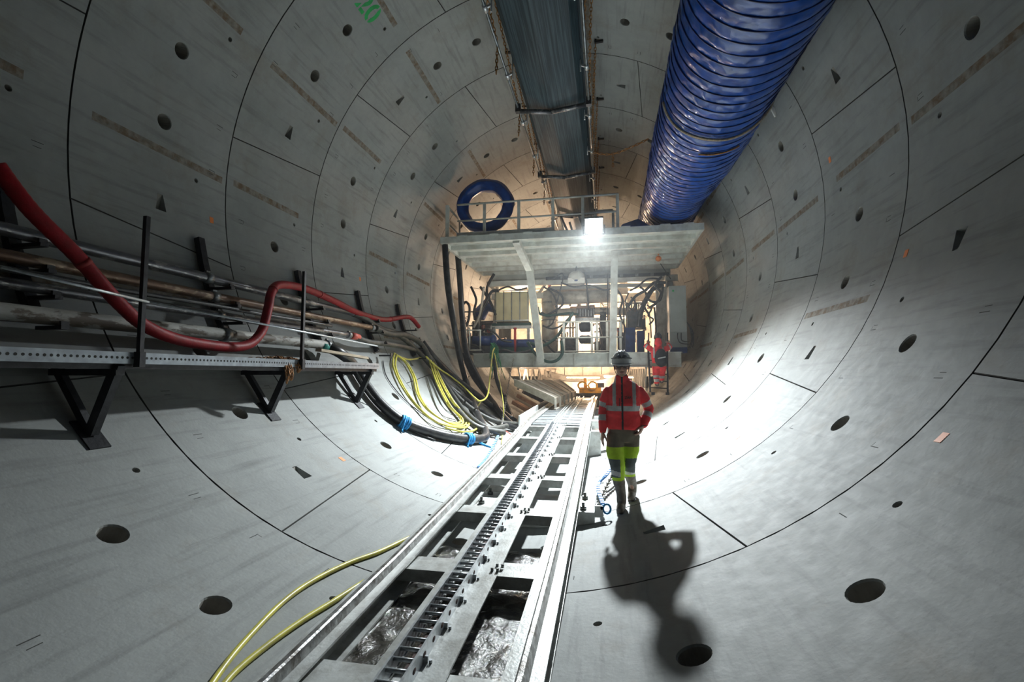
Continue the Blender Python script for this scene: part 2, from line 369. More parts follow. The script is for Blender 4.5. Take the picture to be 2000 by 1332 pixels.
    for f in rf:
        cx = sum(rv[i].x for i in f)/3; cy = sum(rv[i].y for i in f)/3
        if any((cx-h[0])**2+(cy-h[1])**2 < (h[2]*0.995)**2 for h in holes): continue
        inp = False
        for b, k, tri in pv:
            xs = [t[0] for t in tri]; u = (cx-tri[0][0])/(tri[2][0]-tri[0][0])
            if 0 < u < 1 and abs(cy-ym) < 0.07-0.035*u: inp = True
        if inp: continue
        mi = 0
        for x0, ya, x1, yb, m_ in rects:
            if x0 < cx < x1 and ya < cy < yb: mi = m_
        F.append(tuple(f)); MI.append(mi); RAD.append(True)
    # edges: chamfer and side faces
    ctr = (c0, ym); ch = []
    for i in range(nb):
        x, y = outer[i]; ch.append(put(x+(0.005 if x > c0+1 else -0.005 if x < c0-1 else 0)*-1*-1, y+(0.005 if y > ym+.9 else -0.005 if y < ym-.9 else 0), R+0.009))
    dp_ = [put(outer[i][0], outer[i][1], R+0.30) for i in range(nb)]
    for i in range(nb):
        j = (i+1) % nb; a, b = idx[i], idx[j]
        F.append((b, a, ch[i], ch[j])); MI.append(2); RAD.append(False)
        F.append((ch[j], ch[i], dp_[i], dp_[j])); MI.append(2); RAD.append(False)
    for b, k, q, dp, hx, hy in hv:
        lip = []; ins = []
        for i in range(k):
            p = vs[b+i]; lip.append(put(hx+(p[0]-hx)*0.93, hy+(p[1]-hy)*0.93, R+0.012)); ins.append(put(hx+(p[0]-hx)*q, hy+(p[1]-hy)*q, R+dp))
        for i in range(k):
            j = (i+1) % k
            F.append((idx[b+i], idx[b+j], lip[j], lip[i])); MI.append(0); RAD.append(False)
            F.append((lip[i], lip[j], ins[j], ins[i])); MI.append(3); RAD.append(False)
        F.append(tuple(ins)); MI.append(3); RAD.append(False)
    for b, k, tri in pv:
        d = [put(tri[0][0], tri[0][1], R+0.13), put(tri[1][0], tri[1][1], R+0.13), put(tri[2][0], tri[2][1], R+0.01), put(tri[3][0], tri[3][1], R+0.01)]
        for i in range(4): j = (i+1) % 4; F.append((idx[b+i], idx[b+j], d[j], d[i])); MI.append(0); RAD.append(False)
        F.append(tuple(d)); MI.append(3); RAD.append(False)
    me = bpy.data.meshes.new('lining_segment'); me.from_pydata(V, [], F)
    for k in ('concrete', 'strip', 'groove', 'hole'): me.materials.append(M[k])
    me.polygons.foreach_set('material_index', MI)
    # point the front faces inwards and give them exact radial normals
    bm = bmesh.new(); bm.from_mesh(me); bm.faces.ensure_lookup_table()
    for i, f in enumerate(bm.faces):
        c = f.calc_center_median()
        if RAD[i]:
            f.normal_update(); f.smooth = True
            if f.normal.dot(Vector((c.x, 0, c.z))) > 0: f.normal_flip()
    bm.to_mesh(me); bm.free()
    nl = [(0, 0, 0)]*len(me.loops)
    for p in me.polygons:
        if RAD[p.index]:
            for li in p.loop_indices:
                v = me.vertices[me.loops[li].vertex_index].co; q = Vector((-v.x, 0, -v.z)).normalized(); nl[li] = tuple(q)
    me.normals_split_custom_set(nl)
    o = bpy.data.objects.new('lining_segment', me); link(o, LIN); return o
SEGS = {}
for ring in range(-2, 10):
    for k in range(7):
        c = (k-3)*51.4286 if ring % 2 == 0 else (k-3)*51.4286+25.7143
        if ring % 2 and k == 6: c = 180.0
        SEGS[ring, k] = segment(ring, c, c-25.7143, c+25.7143)
# orange plastic inserts, each sunk in its own segment
for u, v in [(1441, 855), (1840, 855), (1770, 495), (668, 897), (1470, 782), (413, 430), (1621, 312), (703, 545)]:
    p = wall(u, v); a = math.degrees(math.atan2(p.x, -p.z)); ring = math.floor((p.y-Y0)/RW)
    k = round(a/51.4286+3) if ring % 2 == 0 else round((a-25.7143)/51.4286+3)
    m = MB(); d = 0.55
    vs = [pol(a-d, p.y-0.03, R-0.004), pol(a+d, p.y-0.03, R-0.004), pol(a+d, p.y+0.03, R-0.004), pol(a-d, p.y+0.03, R-0.004)]
    vs += [pol(a-d, p.y-0.03, R+0.02), pol(a+d, p.y-0.03, R+0.02), pol(a+d, p.y+0.03, R+0.02), pol(a-d, p.y+0.03, R+0.02)]
    m.add(vs, [(0,1,2,3),(7,6,5,4),(0,4,5,1),(1,5,6,2),(2,6,7,3),(3,7,4,0)]); m.build('orange_insert', 'orange', SEGS[ring, max(0, min(6, k))], 'orange plastic insert')
# the green stencilled number 20 sprayed on a crown segment
fc = bpy.data.curves.new('stencil', 'FONT'); fc.body = '20'; fc.size = 0.42; fc.align_x = 'CENTER'; fc.align_y = 'CENTER'; fc.offset = 0.010
fo = bpy.data.objects.new('stencil', fc); col.objects.link(fo); bpy.context.view_layer.update()
dg_ = bpy.context.evaluated_depsgraph_get(); me = bpy.data.meshes.new_from_object(fo.evaluated_get(dg_)); bpy.data.objects.remove(fo)
bm = bmesh.new(); bm.from_mesh(me)
bmesh.ops.subdivide_edges(bm, edges=bm.edges, cuts=1)
pc = wall(719, 17); ac = math.atan2(pc.x, -pc.z)
for xc in (-0.135, -0.105, 0.105, 0.135):          # stencil bridges
    r_ = bmesh.ops.bisect_plane(bm, geom=bm.verts[:]+bm.edges[:]+bm.faces[:], plane_co=(xc, 0, 0), plane_no=(1, 0, 0))
for f in list(bm.faces):
    cx = f.calc_center_median().x
    if -0.135 < cx < -0.105 or 0.105 < cx < 0.135: bm.faces.remove(f)
ca_, sa_ = math.cos(math.radians(8)), math.sin(math.radians(8))
for v in bm.verts:
    x, y = v.co.x, v.co.y
    a = ac-y/R; v.co = ((R-0.003)*math.sin(a), pc.y+x*1.15, -(R-0.003)*math.cos(a))
bm.to_mesh(me); bm.free(); me.materials.clear(); me.materials.append(M['green_paint'])
o = bpy.data.objects.new('stencilled_number', me); link(o, SEGS[1, 0]); tag(o, 'green sprayed number 20')

# ------------------------------------------------------------------ lower track with rack
ZP = [(0.0, -4.02), (2.18, -3.975), (3.457, -3.929), (4.69, -3.857), (5.92, -3.78), (7.09, -3.697), (8.33, -3.612), (9.5, -3.505), (9.9, -3.475), (12.0, -3.42), (16.0, -3.35), (20, -3.30)]
def tz(y):
    for (a, za), (b, zb) in zip(ZP, ZP[1:]):
        if y <= b: return za+(zb-za)*(y-a)/(b-a)
    return ZP[-1][1]
YS = [1.2, 2.18, 3.457, 4.69, 5.92, 7.09, 8.33, 9.62]
track = thing('rack_track', 'white steel track section with toothed ladder rack, climbing from the foreground', 'track', (0, 5, -4.0))
def i_beam(cx, wd, top, h, t=0.014):
    a = wd/2; return [(cx-a, top), (cx-a, top-t), (cx-t/2, top-t), (cx-t/2, top-h+t), (cx-a, top-h+t), (cx-a, top-h), (cx+a, top-h), (cx+a, top-h+t), (cx+t/2, top-h+t), (cx+t/2, top-t), (cx+a, top-t), (cx+a, top)]
for sx_ in (-1, 1):
    b = MB().prism(i_beam(sx_*0.575, 0.20, 0.035, 0.165), YS, tz).build('side_beam', 'track_steel', track)
    MB().prism([(sx_*0.575-0.032, 0.035), (sx_*0.575-0.022, 0.088), (sx_*0.575-0.012, 0.096), (sx_*0.575+0.012, 0.096), (sx_*0.575+0.022, 0.088), (sx_*0.575+0.032, 0.035)], YS, tz).build('rail', 'rail_worn', b, 'worn bare steel rail')
    for y in [1.6+i*0.6 for i in range(13)]:       # rail clips along the flange
        for q in (-1,):
            pass
CB = [1.9, 3.457, 4.70, 5.92, 7.09, 8.33, 9.38]
for i, y in enumerate(CB):
    wd = 0.5 if i == 0 else 0.25 if i < 6 else 0.16
    z = tz(y+wd/2); m = MB()
    m.box((-0.545, y, z-0.012), (0.545, y+wd, z)); m.box((-0.56, y, z-0.09), (0.56, y+0.012, z-0.012)); m.box((-0.56, y+wd-0.012, z-0.09), (0.56, y+wd, z-0.012))
    c = m.build('crossbeam', 'track_steel', track)
    for bx in (0.155, 0.195):
        for by in (0.05, 0.13): MB().cyl((bx+(0.02 if by > .1 else 0), y+by, z+0.008), (bx+(0.02 if by > .1 else 0), y+by, z+0.035), 0.011, 6).build('bolt', 'bolt', c)
rk = MB().prism([(-0.175, 0.004), (-0.175, 0.016), (-0.062, 0.016), (-0.062, 0.004)], YS, tz)
rk.prism([(0.05, 0.004), (0.05, 0.016), (0.205, 0.016), (0.205, 0.004)], YS, tz)
rk.build('rack_base_plate', 'track_steel', track)
for x in (-0.072, 0.052):
    m = MB()
    m.prism([(x-0.006, 0.0), (x-0.006, 0.10), (x+0.006, 0.10), (x+0.006, 0.0)], YS, tz)
    sp = m.build('rack_side_plate', 'galvanised', track)
    if x > 0:
        for k in range(60):                       # slots in the side plate
            y = 1.35+k*0.135; z = tz(y)+0.055
            MB().ell((x+0.0065, y, z), (0.002, 0.022, 0.014), 0, 10, 6).build('slot', 'rust_dark', sp)
MB().prism([(-0.066, -0.06), (-0.066, -0.05), (0.046, -0.05), (0.046, -0.06)], YS, tz).build('rack_floor', 'rust_dark', track)
first = None; k = 0; y = 1.3
while y < 9.55:
    z = tz(y)+0.075
    if first is None: first = MB().cyl((-0.067, y, z), (0.047, y, z), 0.0105, 8).build('rung', 'galvanised', track); fy, fz = y, z
    else: copy_mesh(first, 'rung', track, (0, y-fy, z-fz))
    y += 0.0865
sb = None
for k in range(26):                               # stiffener clips and bolts along the right of the rack
    y = 1.5+k*0.31; z = tz(y)
    m = MB().box((0.058, y-0.006, z+0.016), (0.078, y+0.006, z+0.05)); m.cyl((0.09, y, z+0.016), (0.09, y, z+0.032), 0.009, 6)
    if sb is None: sb = m.build('rack_clip', 'galvanised', track); y_, z_ = y, z
    else: copy_mesh(sb, 'rack_clip', track, (0, y-y_, z-z_))
# saddles that carry the beams on the lining
def saddle(y0, y1, x0, x1, ztop, parent):
    prof = [(x0, ztop), (x1, ztop)]
    for i in range(9): x = x1+(x0-x1)*i/8; prof.append((x, -math.sqrt(R*R-x*x)+0.004))
    return MB().prism(prof, [y0, y1]).build('saddle', 'white_steel', parent)
s1 = saddle(5.30, 5.98, -0.80, 0.84, tz(5.3)-0.135, track); s2 = saddle(9.75, 10.25, -0.85, 0.86, tz(9.8)-0.14, track)
for (x, y) in ((0.72, 5.40), (0.72, 5.85), (-0.42, 5.42), (-0.42, 5.85), (-0.72, 5.4), (-0.72, 5.85)):
    z = tz(5.3)-0.135; m = MB().cyl((x, y, z), (x, y, z+0.035), 0.035, 6); m.cyl((x, y, z+0.035), (x, y, z+0.075), 0.016, 8); m.build('bolt', 'bolt', s1, 'large dark clamp bolt')
MB().box((0.84, 5.36, -4.02), (0.93, 5.39, -3.90)).build('lug', 'white_steel', s1)
up = thing('upper_track', 'wide decked track section beyond the lower rack track, leading under the gantry', 'track', (0, 13, -3.5))
YU = [9.66, 9.9, 12, 14, 16, 18.5]
MB().prism([(-0.56, -0.03), (-0.56, 0.0), (0.56, 0.0), (0.56, -0.03)], YU, tz).build('deck_plate', 'steel_grey', up)
for sx_ in (-1, 1):
    b = MB().prism(i_beam(sx_*0.575, 0.20, 0.035, 0.2), YU, tz).build('side_beam', 'track_steel', up)
    MB().prism([(sx_*0.575-0.03, 0.035), (sx_*0.575-0.02, 0.09), (sx_*0.575+0.02, 0.09), (sx_*0.575+0.03, 0.035)], YU, tz).build('rail', 'rail_worn', b)
for x in (-0.085, -0.03, 0.05, 0.2): MB().prism([(x-0.008, 0), (x-0.008, 0.05), (x+0.008, 0.05), (x+0.008, 0)], YU, tz).build('rack_side_plate', 'track_steel', up)
for k in range(14):
    y = 9.8+k*0.55; MB().box((-0.56, y, tz(y)+0.001), (-0.1, y+0.05, tz(y)+0.012)).build('deck_cleat', 'galvanised', up); MB().box((0.06, y, tz(y)+0.001), (0.55, y+0.05, tz(y)+0.012)).build('deck_cleat', 'galvanised', up)
MB().beam((-0.80, 10.0, tz(10)+0.0), (-0.72, 16.5, tz(16)+0.05), 0.03, 0.22).build('kerb_plate', 'white_steel', up)
MB().beam((-0.80, 10.0, tz(10)+0.02), (-0.79, 11.1, tz(10)+0.03), 0.034, 0.16).build('end_plate', 'white_steel', up, 'white end plate with faded red marking')
MB().box((0.68, 10.1, tz(10)-0.08), (1.0, 10.4, tz(10)+0.02)).build('side_box', 'white_steel', up)
for y in (12.5, 15.0): saddle(y, y+0.4, -1.0, 1.0, tz(y)-0.17, up)
# wet mud lying in the invert
m = MB(); nx, ny = 56, 120; vs = []
for j in range(ny+1):
    for i in range(nx+1):
        x = -0.60+1.2*i/nx; y = 1.0+3.45*j/ny
        z = -4.082+0.016*noise.fractal(Vector((x*9, y*9, 0)), 1, 2, 5)-0.02*max(0, (y-3.9)/0.5)
        zc = -math.sqrt(R*R-x*x)
        vs.append((x, y, max(z, zc-0.03)))
m.add(vs, [(j*(nx+1)+i, j*(nx+1)+i+1, (j+1)*(nx+1)+i+1, (j+1)*(nx+1)+i) for j in range(ny) for i in range(nx)], 0, True)
m.build('mud_puddle', 'mud', None, 'glistening wet mud and water lying in the invert under the white track', 'mud', kind='stuff')

# ------------------------------------------------------------------ pipes on the left wall
PIPES = [('worn_pipe', 'uppermost long dark steel pipe on the left wall brackets, scuffed silver', 'pipe_worn', -1.37, -3.60, 0.055, 1.2, 8.35),
         ('rusty_pipe', 'brown rusty steel pipe, second from the top on the left wall brackets', 'pipe_rusty', -1.595, -3.50, 0.052, 1.2, 8.8),
         ('slim_pipe', 'dark scuffed pipe, third from the top on the left wall brackets', 'pipe_worn', -1.815, -3.42, 0.046, 1.2, 7.8),
         ('pale_pipe', 'thick off-white dirty pipe lowest on the left wall brackets, beside the walkway', 'pipe_white', -2.04, -3.34, 0.068, 1.2, 7.0)]
for nm, lb, mt, z, x, r, ya, yb in PIPES:
    t = thing(nm, lb, 'pipe', (x, ya, z), 'supply pipes along the left wall')
    cuts = [ya, 4.85, yb]
    pts = [(x, ya+(cuts[-1]-ya)*i/24, z) for i in range(25)]
    MB().tube(pts, r, 14).build('pipe_body', mt, t)
    for y in (cuts[1], cuts[2]-0.05):
        m = MB(); m.tube([(x, y-0.05, z), (x, y-0.045, z), (x, y+0.045, z), (x, y+0.05, z)], [r, r*1.22, r*1.22, r], 14)
        m.box((x-0.015, y-0.03, z+r*1.1), (x+0.015, y+0.03, z+r*1.5)); m.build('coupling', 'steel_grey', t, 'clamp coupling')
t = thing('cable_conduit', 'thin dark cable conduit running between the pipes on the left wall', 'pipe', (-3.46, 1.3, -1.73))
MB().tube([(-3.30, 1.3+i*0.3, -1.735-0.004*math.sin(i)) for i in range(20)], 0.024, 10).build('conduit_body', 'black_rubber', t)
for i, (y, dz, vis) in enumerate([(3.10, 0.0, 1), (5.14, 0, 1), (7.12, 0, 1), (9.1, 0, 1), (11.05, 0, 1)]):
    lab = ['nearest black wall bracket at the left edge, above the first walkway strut', 'black wall bracket with upright tip above the pipes, second from the camera', 'black wall bracket where the red hose bends over the pipes',
           'black wall bracket just right of the red hose crest', 'farthest black wall bracket, under the end of the red hose'][i]
    t = thing('wall_bracket', lab, 'bracket', pol(-69, y), 'pipe brackets on the left wall')
    pts = [pol(-a, y, R-0.06) for a in (78.8, 74, 69, 64, 60)]
    m = MB()
    for p, q in zip(pts, pts[1:]): m.beam(p, q, 0.075, 0.09, Vector((0, 1, 0)))
    m.build('upright', 'black_steel', t)
    for nm, lb, mt, z, x, r, ya, yb in PIPES:
        zz = z-r-0.018; xw = -math.sqrt((R-0.06)**2-zz*zz)
        m = MB().beam((xw, y, zz), (x+0.10, y, zz), 0.06, 0.03); m.box((x+r+0.01, y-0.03, zz), (x+r+0.03, y+0.03, zz+0.05)); m.build('arm', 'black_steel', t)
# walkway
wk = thing('walkway', 'narrow steel walkway with perforated edge bracketed off the left wall', 'walkway', (-2.9, 4.5, -2.35))
WZ = -2.36
MB().box((-3.32, 1.2, WZ-0.03), (-2.66, 7.35, WZ)).build('deck', 'steel_grey', wk)
e = MB().box((-2.665, 1.2, WZ-0.055), (-2.655, 7.38, WZ+0.035)).build('perforated_edge', 'perforated', wk)
hol = MB()
for k in range(150):
    y = 1.3+k*0.0405
    hol.cyl((-2.6552, y, WZ-0.008), (-2.6540, y, WZ-0.008), 0.0105, 8)
hol.build('perforation', 'grout', e, kind='stuff')
MB().box((-2.80, 1.2, WZ-0.095), (-2.69, 7.36, WZ-0.03)).build('edge_angle', 'black_steel', wk)
MB().box((-3.32, 1.2, WZ-0.09), (-3.26, 7.36, WZ-0.03)).build('edge_angle', 'black_steel', wk)
for i, (bu, bv) in enumerate([(175, 850), (525, 805), (695, 785)]):
    b = wall(bu, bv); y = b.y; foot = b+Vector((-b.x, 0, -b.z)).normalized()*0.02
    st = MB(); st.beam(foot, (-2.68, y, WZ-0.06), 0.075, 0.06, Vector((0, 1, 0))); s = st.build('strut', 'black_steel', wk)
    st = MB(); st.beam(foot, (-3.28, y, WZ-0.06), 0.06, 0.05, Vector((0, 1, 0))); st.build('strut', 'black_steel', wk)
    p = MB(); a = -math.degrees(math.atan2(-b.x, -b.z))
    p.beam(pol(a-2.0, y, R-0.008), pol(a+2.0, y, R-0.008), 0.16, 0.012, Vector((b.x, 0, b.z)).normalized()); p.build('base_plate', 'black_steel', wk)
    MB().beam((-3.30, y, WZ-0.12), (-2.66, y, WZ-0.12), 0.07, 0.05).build('cross_arm', 'black_steel', wk)
for (a, b, y) in [((298, 422), (283, 712), 3.2), ((600, 530), (594, 718), 5.28)]:
    p, q = at(*b, y), at(*a, y); p.x = q.x = -2.63
    m = MB().beam(p, q, 0.035, 0.035, Vector((0, 1, 0))); m.beam(p+Vector((0, 0, 0.10)), p+Vector((0, 0, -0.02)), 0.06, 0.05, Vector((0, 1, 0)))
    m.build('post', 'black_steel', wk)
m = MB().cyl(atx(0, 521, -2.61), atx(290, 590, -2.61), 0.011, 8); m.cyl(atx(290, 590, -2.61), atx(737, 676, -2.61), 0.011, 8); m.build('guard_bar', 'galvanised', wk)
t = MB().beam(atx(622, 688, -2.72)+Vector((0, 0, 0.03)), atx(715, 703, -2.72)+Vector((0, 0, 0.03)), 0.09, 0.035).build('plank', 'wood', None, 'short worn wooden plank lying at the far end of the walkway', 'plank')
m = MB()
for dx, dl in ((0, 0.24), (0.03, 0.17), (0.07, 0.2), (0.20, 0.11), (0.24, 0.09)):
    y = 5.0+dx*1.0
    chain(m, [(-2.9, y-0.1, WZ+0.03), (-2.72, y, WZ+0.05), (-2.64, y+0.01, WZ-dl*0.5), (-2.635, y+0.02, WZ-dl), (-2.63, y+0.035, WZ-dl*0.5), (-2.72, y+0.06, WZ+0.05)], 0.04, 0.006, 0.013)
chain(m, [(-3.0, 4.7, WZ+0.03), (-2.85, 4.8, WZ+0.04), (-2.75, 5.0, WZ+0.05), (-2.8, 5.3, WZ+0.03)], 0.04, 0.006, 0.013)
m.build('rusty_chain', 'chain_rust', None, 'orange rusty chain draped over the walkway edge', 'chain')
# red hose snaking over the pipes
RH = [((-8, 322), -3.05), ((60, 410), -3.0), ((150, 500), -2.98), ((230, 590), -2.95), ((290, 640), -2.95), ((370, 668), -3.0), ((470, 677), -3.05), ((508, 652), -3.08), ((523, 605), -3.12), ((530, 572), -3.2), ((548, 556), -3.28), ((600, 565), -3.4), ((655, 589), -3.5), ((700, 611), -3.55), ((750, 624), -3.6), ((790, 619), -3.62), ((804, 622), -3.62), ((818, 638), -3.6)]
pts = spline([atx(*p, x) for p, x in RH], 14)
t = thing('red_hose', 'thick dark red flexible hose snaking over the pipes on the left wall', 'hose', pts[0])
MB().tube(pts, 0.053, 16, rib=0.035).build('hose_body', 'red_rubber', t)
for i in (30, 130, 160, 200):
    if i < len(pts)-1: MB().tube([pts[i]-(pts[i+1]-pts[i]).normalized()*0.02, pts[i]+(pts[i+1]-pts[i]).normalized()*0.02], 0.059, 16).build('hose_clip', 'dark_red', t)
# couplings and flexible tails from the pipe ends to the gantry
def hose(name, label, pts, r, mt, group=None, k=8, n=12, rib=None):
    o = MB().tube(spline(pts, k), r, n, rib=rib).build(name, mt, None, label, 'hose', group); return o
G1 = 'flexible hoses running from the wall pipes down to the gantry'
hose('supply_hose', 'dark hose leaving the end of the uppermost wall pipe under the red hose', [atx(690, 612, -3.6), atx(712, 622, -3.58), atx(740, 640, -3.55), atx(780, 655, -3.5), atx(820, 690, -3.45), wall(862, 740, 4.0), wall(905, 800, 4.02), wall(950, 835, 4.0), wall(990, 832, 3.95)], 0.06, 'hose_dusty', G1)
hose('supply_hose', 'dark hose leaving the rusty pipe and sweeping over the lining above the yellow loops', [atx(733, 641, -3.5), atx(760, 652, -3.48), atx(795, 655, -3.45), atx(825, 675, -3.4), wall(850, 722, 3.98), wall(880, 780, 4.0), wall(925, 830, 4.03), wall(985, 845, 4.0)], 0.065, 'hose_dusty', G1)
hose('supply_hose', 'dark hose with a red taped joint at the end of the third wall pipe', [atx(690, 656, -3.42), atx(720, 668, -3.42), atx(760, 672, -3.45), atx(800, 680, -3.5), wall(838, 695, 3.98), wall(862, 735, 3.98), wall(905, 785, 4.0), wall(960, 820, 4.0), wall(1010, 828, 3.95)], 0.055, 'hose_dusty', G1)
MB().tube([atx(686, 655, -3.42), atx(700, 659, -3.42)], 0.06, 14).build('taped_joint', 'red_tape', None, 'red tape wrapped round the end of the third wall pipe', 'tape')
MB().tube([atx(626, 676, -3.34), atx(645, 679, -3.34)], 0.078, 14).build('teal_coupling', 'teal_coupling', None, 'teal coupling on the end of the thick off-white pipe', 'coupling')
# the fat black hose that loops along the lining to the left of the track, tied with blue straps
big = [atx(640, 678, -3.34), atx(665, 690, -3.2), wall(690, 712, 4.02), wall(712, 748, 4.04), wall(745, 790, 4.05), wall(790, 825, 4.06), wall(845, 845, 4.06), wall(890, 855, 4.06), wall(925, 858, 4.06), wall(948, 853, 4.06), wall(945, 835, 4.03), wall(926, 795, 4.03), wall(912, 750, 4.02), at(899, 700, 12.9), at(888, 640, 12.5), at(875, 560, 12.35), at(869, 478, 12.28)]
t = thing('black_hose', 'fat black hose looping along the lining, then rising to the gantry roof', 'hose', big[0])
MB().tube(spline(big, 10), 0.085, 16).build('hose_body', 'black_rubber', t)
for u, v, lb in ((790, 825, 'bright blue strap knotted round the fat black hose, left of the pair'), (915, 857, 'bright blue strap knotted round the fat black hose near its bend, with a loose tail')):
    c = wall(u, v, 4.05); d = (wall(u+18, v+(9 if u < 850 else 2), 4.05)-c).normalized(); m = MB()
    a_, b_ = frame(d)
    for k in range(-2, 3): q = c+d*k*0.035; m.tube([q+(a_*math.cos(t_)+b_*math.sin(t_))*(0.094+0.006*(k % 2)) for t_ in [2*math.pi*i/14 for i in range(14)]], 0.018, 6, closed=True)
    m.tube(spline([c+b_*0.09, c+Vector((0.05, -0.1, 0.03)), c+Vector((0.03, -0.16, -0.1)), c+Vector((0.06, -0.2, -0.12))], 4), 0.016, 6)
    if u > 850: m.tube(spline([c+d*0.05+b_*0.03, wall(u+25, v+9, 4.12), wall(u+45, v+17, 4.14), wall(u+50, v+20, 4.14)], 4), [0.022]*12+[0.01], 6)
    m.build('blue_strap', 'blue_strap', None, lb, 'strap')
# dark hoses draped behind, under the gantry's left side
BUNDLE = [([(893, 482), (896, 520), (899, 560), (903, 620), (912, 690), (935, 740), (965, 790), (1000, 820)], 0.09, 'thick black hose falling from the gantry side left of the blue pump'),
          ([(905, 690), (925, 735), (955, 775), (985, 815), (1008, 835)], 0.08, 'black hose in the dark bundle, directly behind the yellow line'),
          ([(825, 668), (850, 700), (885, 735), (930, 770), (970, 800), (1005, 822)], 0.08, 'black hose passing behind the rising fat hose'),
          ([(860, 740), (895, 770), (935, 800), (975, 825), (1015, 838)], 0.075, 'black hose lying lowest in the bundle by the lining'),
          ([(965, 700), (970, 740), (985, 780), (1000, 815), (1002, 835)], 0.06, 'black hose hanging below the tuft of green ropes'),
          ([(985, 770), (990, 800), (1000, 825), (1013, 832)], 0.05, 'short black hose curling beside the kerb plate of the upper track')]
for pts, r, lb in BUNDLE:
    P = [wall(u, v, R-r-0.02-0.05*(i % 2)) for i, (u, v) in enumerate(pts)]
    P = [p if p.y < 14.0 else at(*pts[i], 13.9) for i, p in enumerate(P)]
    hose('black_hose', lb, P, r, 'black_rubber', 'black hoses bundled at the left foot of the gantry')
# yellow loops hung on the wall
loops = []
YL = [[(770, 690), (768, 715), (785, 755), (815, 795), (850, 822), (890, 832), (910, 828), (905, 810), (880, 780), (858, 740), (842, 705), (832, 696)],
      [(770, 690), (790, 706), (806, 735), (815, 770), (835, 800), (870, 822), (895, 826), (898, 815), (875, 790), (852, 745), (838, 705), (832, 696)],
      [(832, 696), (855, 718), (880, 735), (905, 755), (925, 775), (938, 783), (952, 772), (957, 735), (962, 690), (966, 680)],
      [(832, 697), (800, 702), (780, 696), (770, 690)],
      [(938, 785), (932, 800), (940, 820), (930, 838), (905, 843), (870, 835)]]
t = thing('yellow_cable', 'bright yellow cable hung in long loops on the lower left wall', 'cable', wall(770, 690))
for i, pl in enumerate(YL):
    for q in range(2 if i < 2 else 1):
        P = [wall(u+q*5, v+q*3, 4.09-0.02*q-0.17*max(0, min(1, (u-822)/20))*(1 if v < 800 else 0.15)) if i != 2 or j < 6 else wall(u, v, 3.9-0.02*j) if u < 945 else at(u, v, 13.0) for j, (u, v) in enumerate(pl)]
        if i == 2: P = [wall(*pl[j], 3.84) if j < 4 else at(*pl[j], [11.2, 11.4, 11.9, 12.6, 13.4, 13.8][j-4]) for j in range(len(pl))]
        MB().tube(spline(P, 8), 0.021, 8).build('cable_run', 'yellow_hose', t)
MB().tube(spline([at(966, 690, 13.7), at(975, 740, 13.0), at(983, 790, 12.0), wall(982, 835, 4.1), wall(980, 868, 4.12)], 8), 0.014, 8).build('yellow_line', 'yellow_hose', None, 'slack yellow line hanging from the green rope tuft to the lining', 'cable')
hose('thin_black_cable', 'thin black cable trailing under the yellow loops on the lining', [wall(748, 705, 4.13), wall(755, 735, 4.13), wall(785, 775, 4.13), wall(830, 812, 4.13), wall(870, 835, 4.13), wall(887, 846, 4.13)], 0.011, 'black_rubber', None, 6, 6)
hose('thin_black_cable', 'thin dark cable arcing off the walkway end down to the fat black hose', [at(690, 712, 7.0), wall(722, 770, 4.0), wall(760, 805, 4.1), wall(800, 838, 4.12), wall(850, 860, 4.13)], 0.014, 'black_rubber', None, 6, 6)
# two yellow hoses in the foreground
for pl, lb in (([(372, 1400), (430, 1312), (480, 1250), (550, 1178), (610, 1135), (680, 1100), (740, 1078), (795, 1052), (830, 1035)], 'yellow hose curving over the lining in the foreground, the upper of two'),
               ([(395, 1400), (450, 1322), (520, 1262), (590, 1212), (650, 1175), (705, 1140), (745, 1118), (780, 1105)], 'yellow hose curving over the lining in the foreground, the lower of two')):
    hose('yellow_hose', lb, [wall(u, v, R-0.019) for u, v in pl], 0.018, 'yellow_hose', 'yellow hoses by the track', 10)
# slings and chains at the sides of the track
def sling(P, lb):
    m = MB(); pts = spline(P, 16)
    for i, (a, b) in enumerate(zip(pts, pts[1:])):
        s_, u_ = frame(b-a); m.beam(a-(b-a)*0.2+u_*0.01*(i % 2), b+(b-a)*0.2+u_*0.01*(i % 2), 0.045 if i % 2 else 0.02, 0.02)
    return m.build('sling', 'blue_sling', None, lb, 'strap')
sling([Vector((0.93, 5.40, -3.90)), wall(1168, 950, 4.06), wall(1185, 928, 3.98), wall(1205, 898, 3.9)], 'twisted blue webbing sling from the track lug to behind the walking man')
sling([wall(934, 913, 4.14), wall(950, 895, 4.13), wall(965, 868, 4.1), wall(976, 845, 4.08)], 'twisted blue webbing sling at the left side of the track')
m = chain(MB(), [wall(1160, 1003, 4.145), wall(1166, 998, 4.14), wall(1178, 965, 4.09), wall(1190, 940, 4.03), wall(1206, 912, 3.95)], 0.055, 0.010, 0.022)
m.build('anchor_chain', 'chain_steel', None, 'grey steel chain beside the blue sling at the right of the track', 'chain')
m = chain(MB(), [wall(960, 880, 4.13), wall(975, 850, 4.08), at(985, 800, 12.4), at(995, 740, 13.6), at(1003, 700, 14.1)], 0.06, 0.008, 0.02)
m.build('anchor_chain', 'chain_steel', None, 'steel chain rising from the lining to the gantry, left of the upper track', 'chain')
m = MB(); c = Vector((0.97, 5.38, -3.93))
m.tube([c+Vector((0.04*math.cos(a), 0.0, 0.05*math.sin(a))) for a in [2*math.pi*i/12 for i in range(12)]], 0.011, 6, closed=True); m.cyl(c+Vector((-0.05, -0.02, 0.01)), c+Vector((-0.05, 0.03, 0.01)), 0.02, 8)
m.build('shackle', 'blue_strap', None, 'blue shackle joining the sling to the track lug', 'shackle')
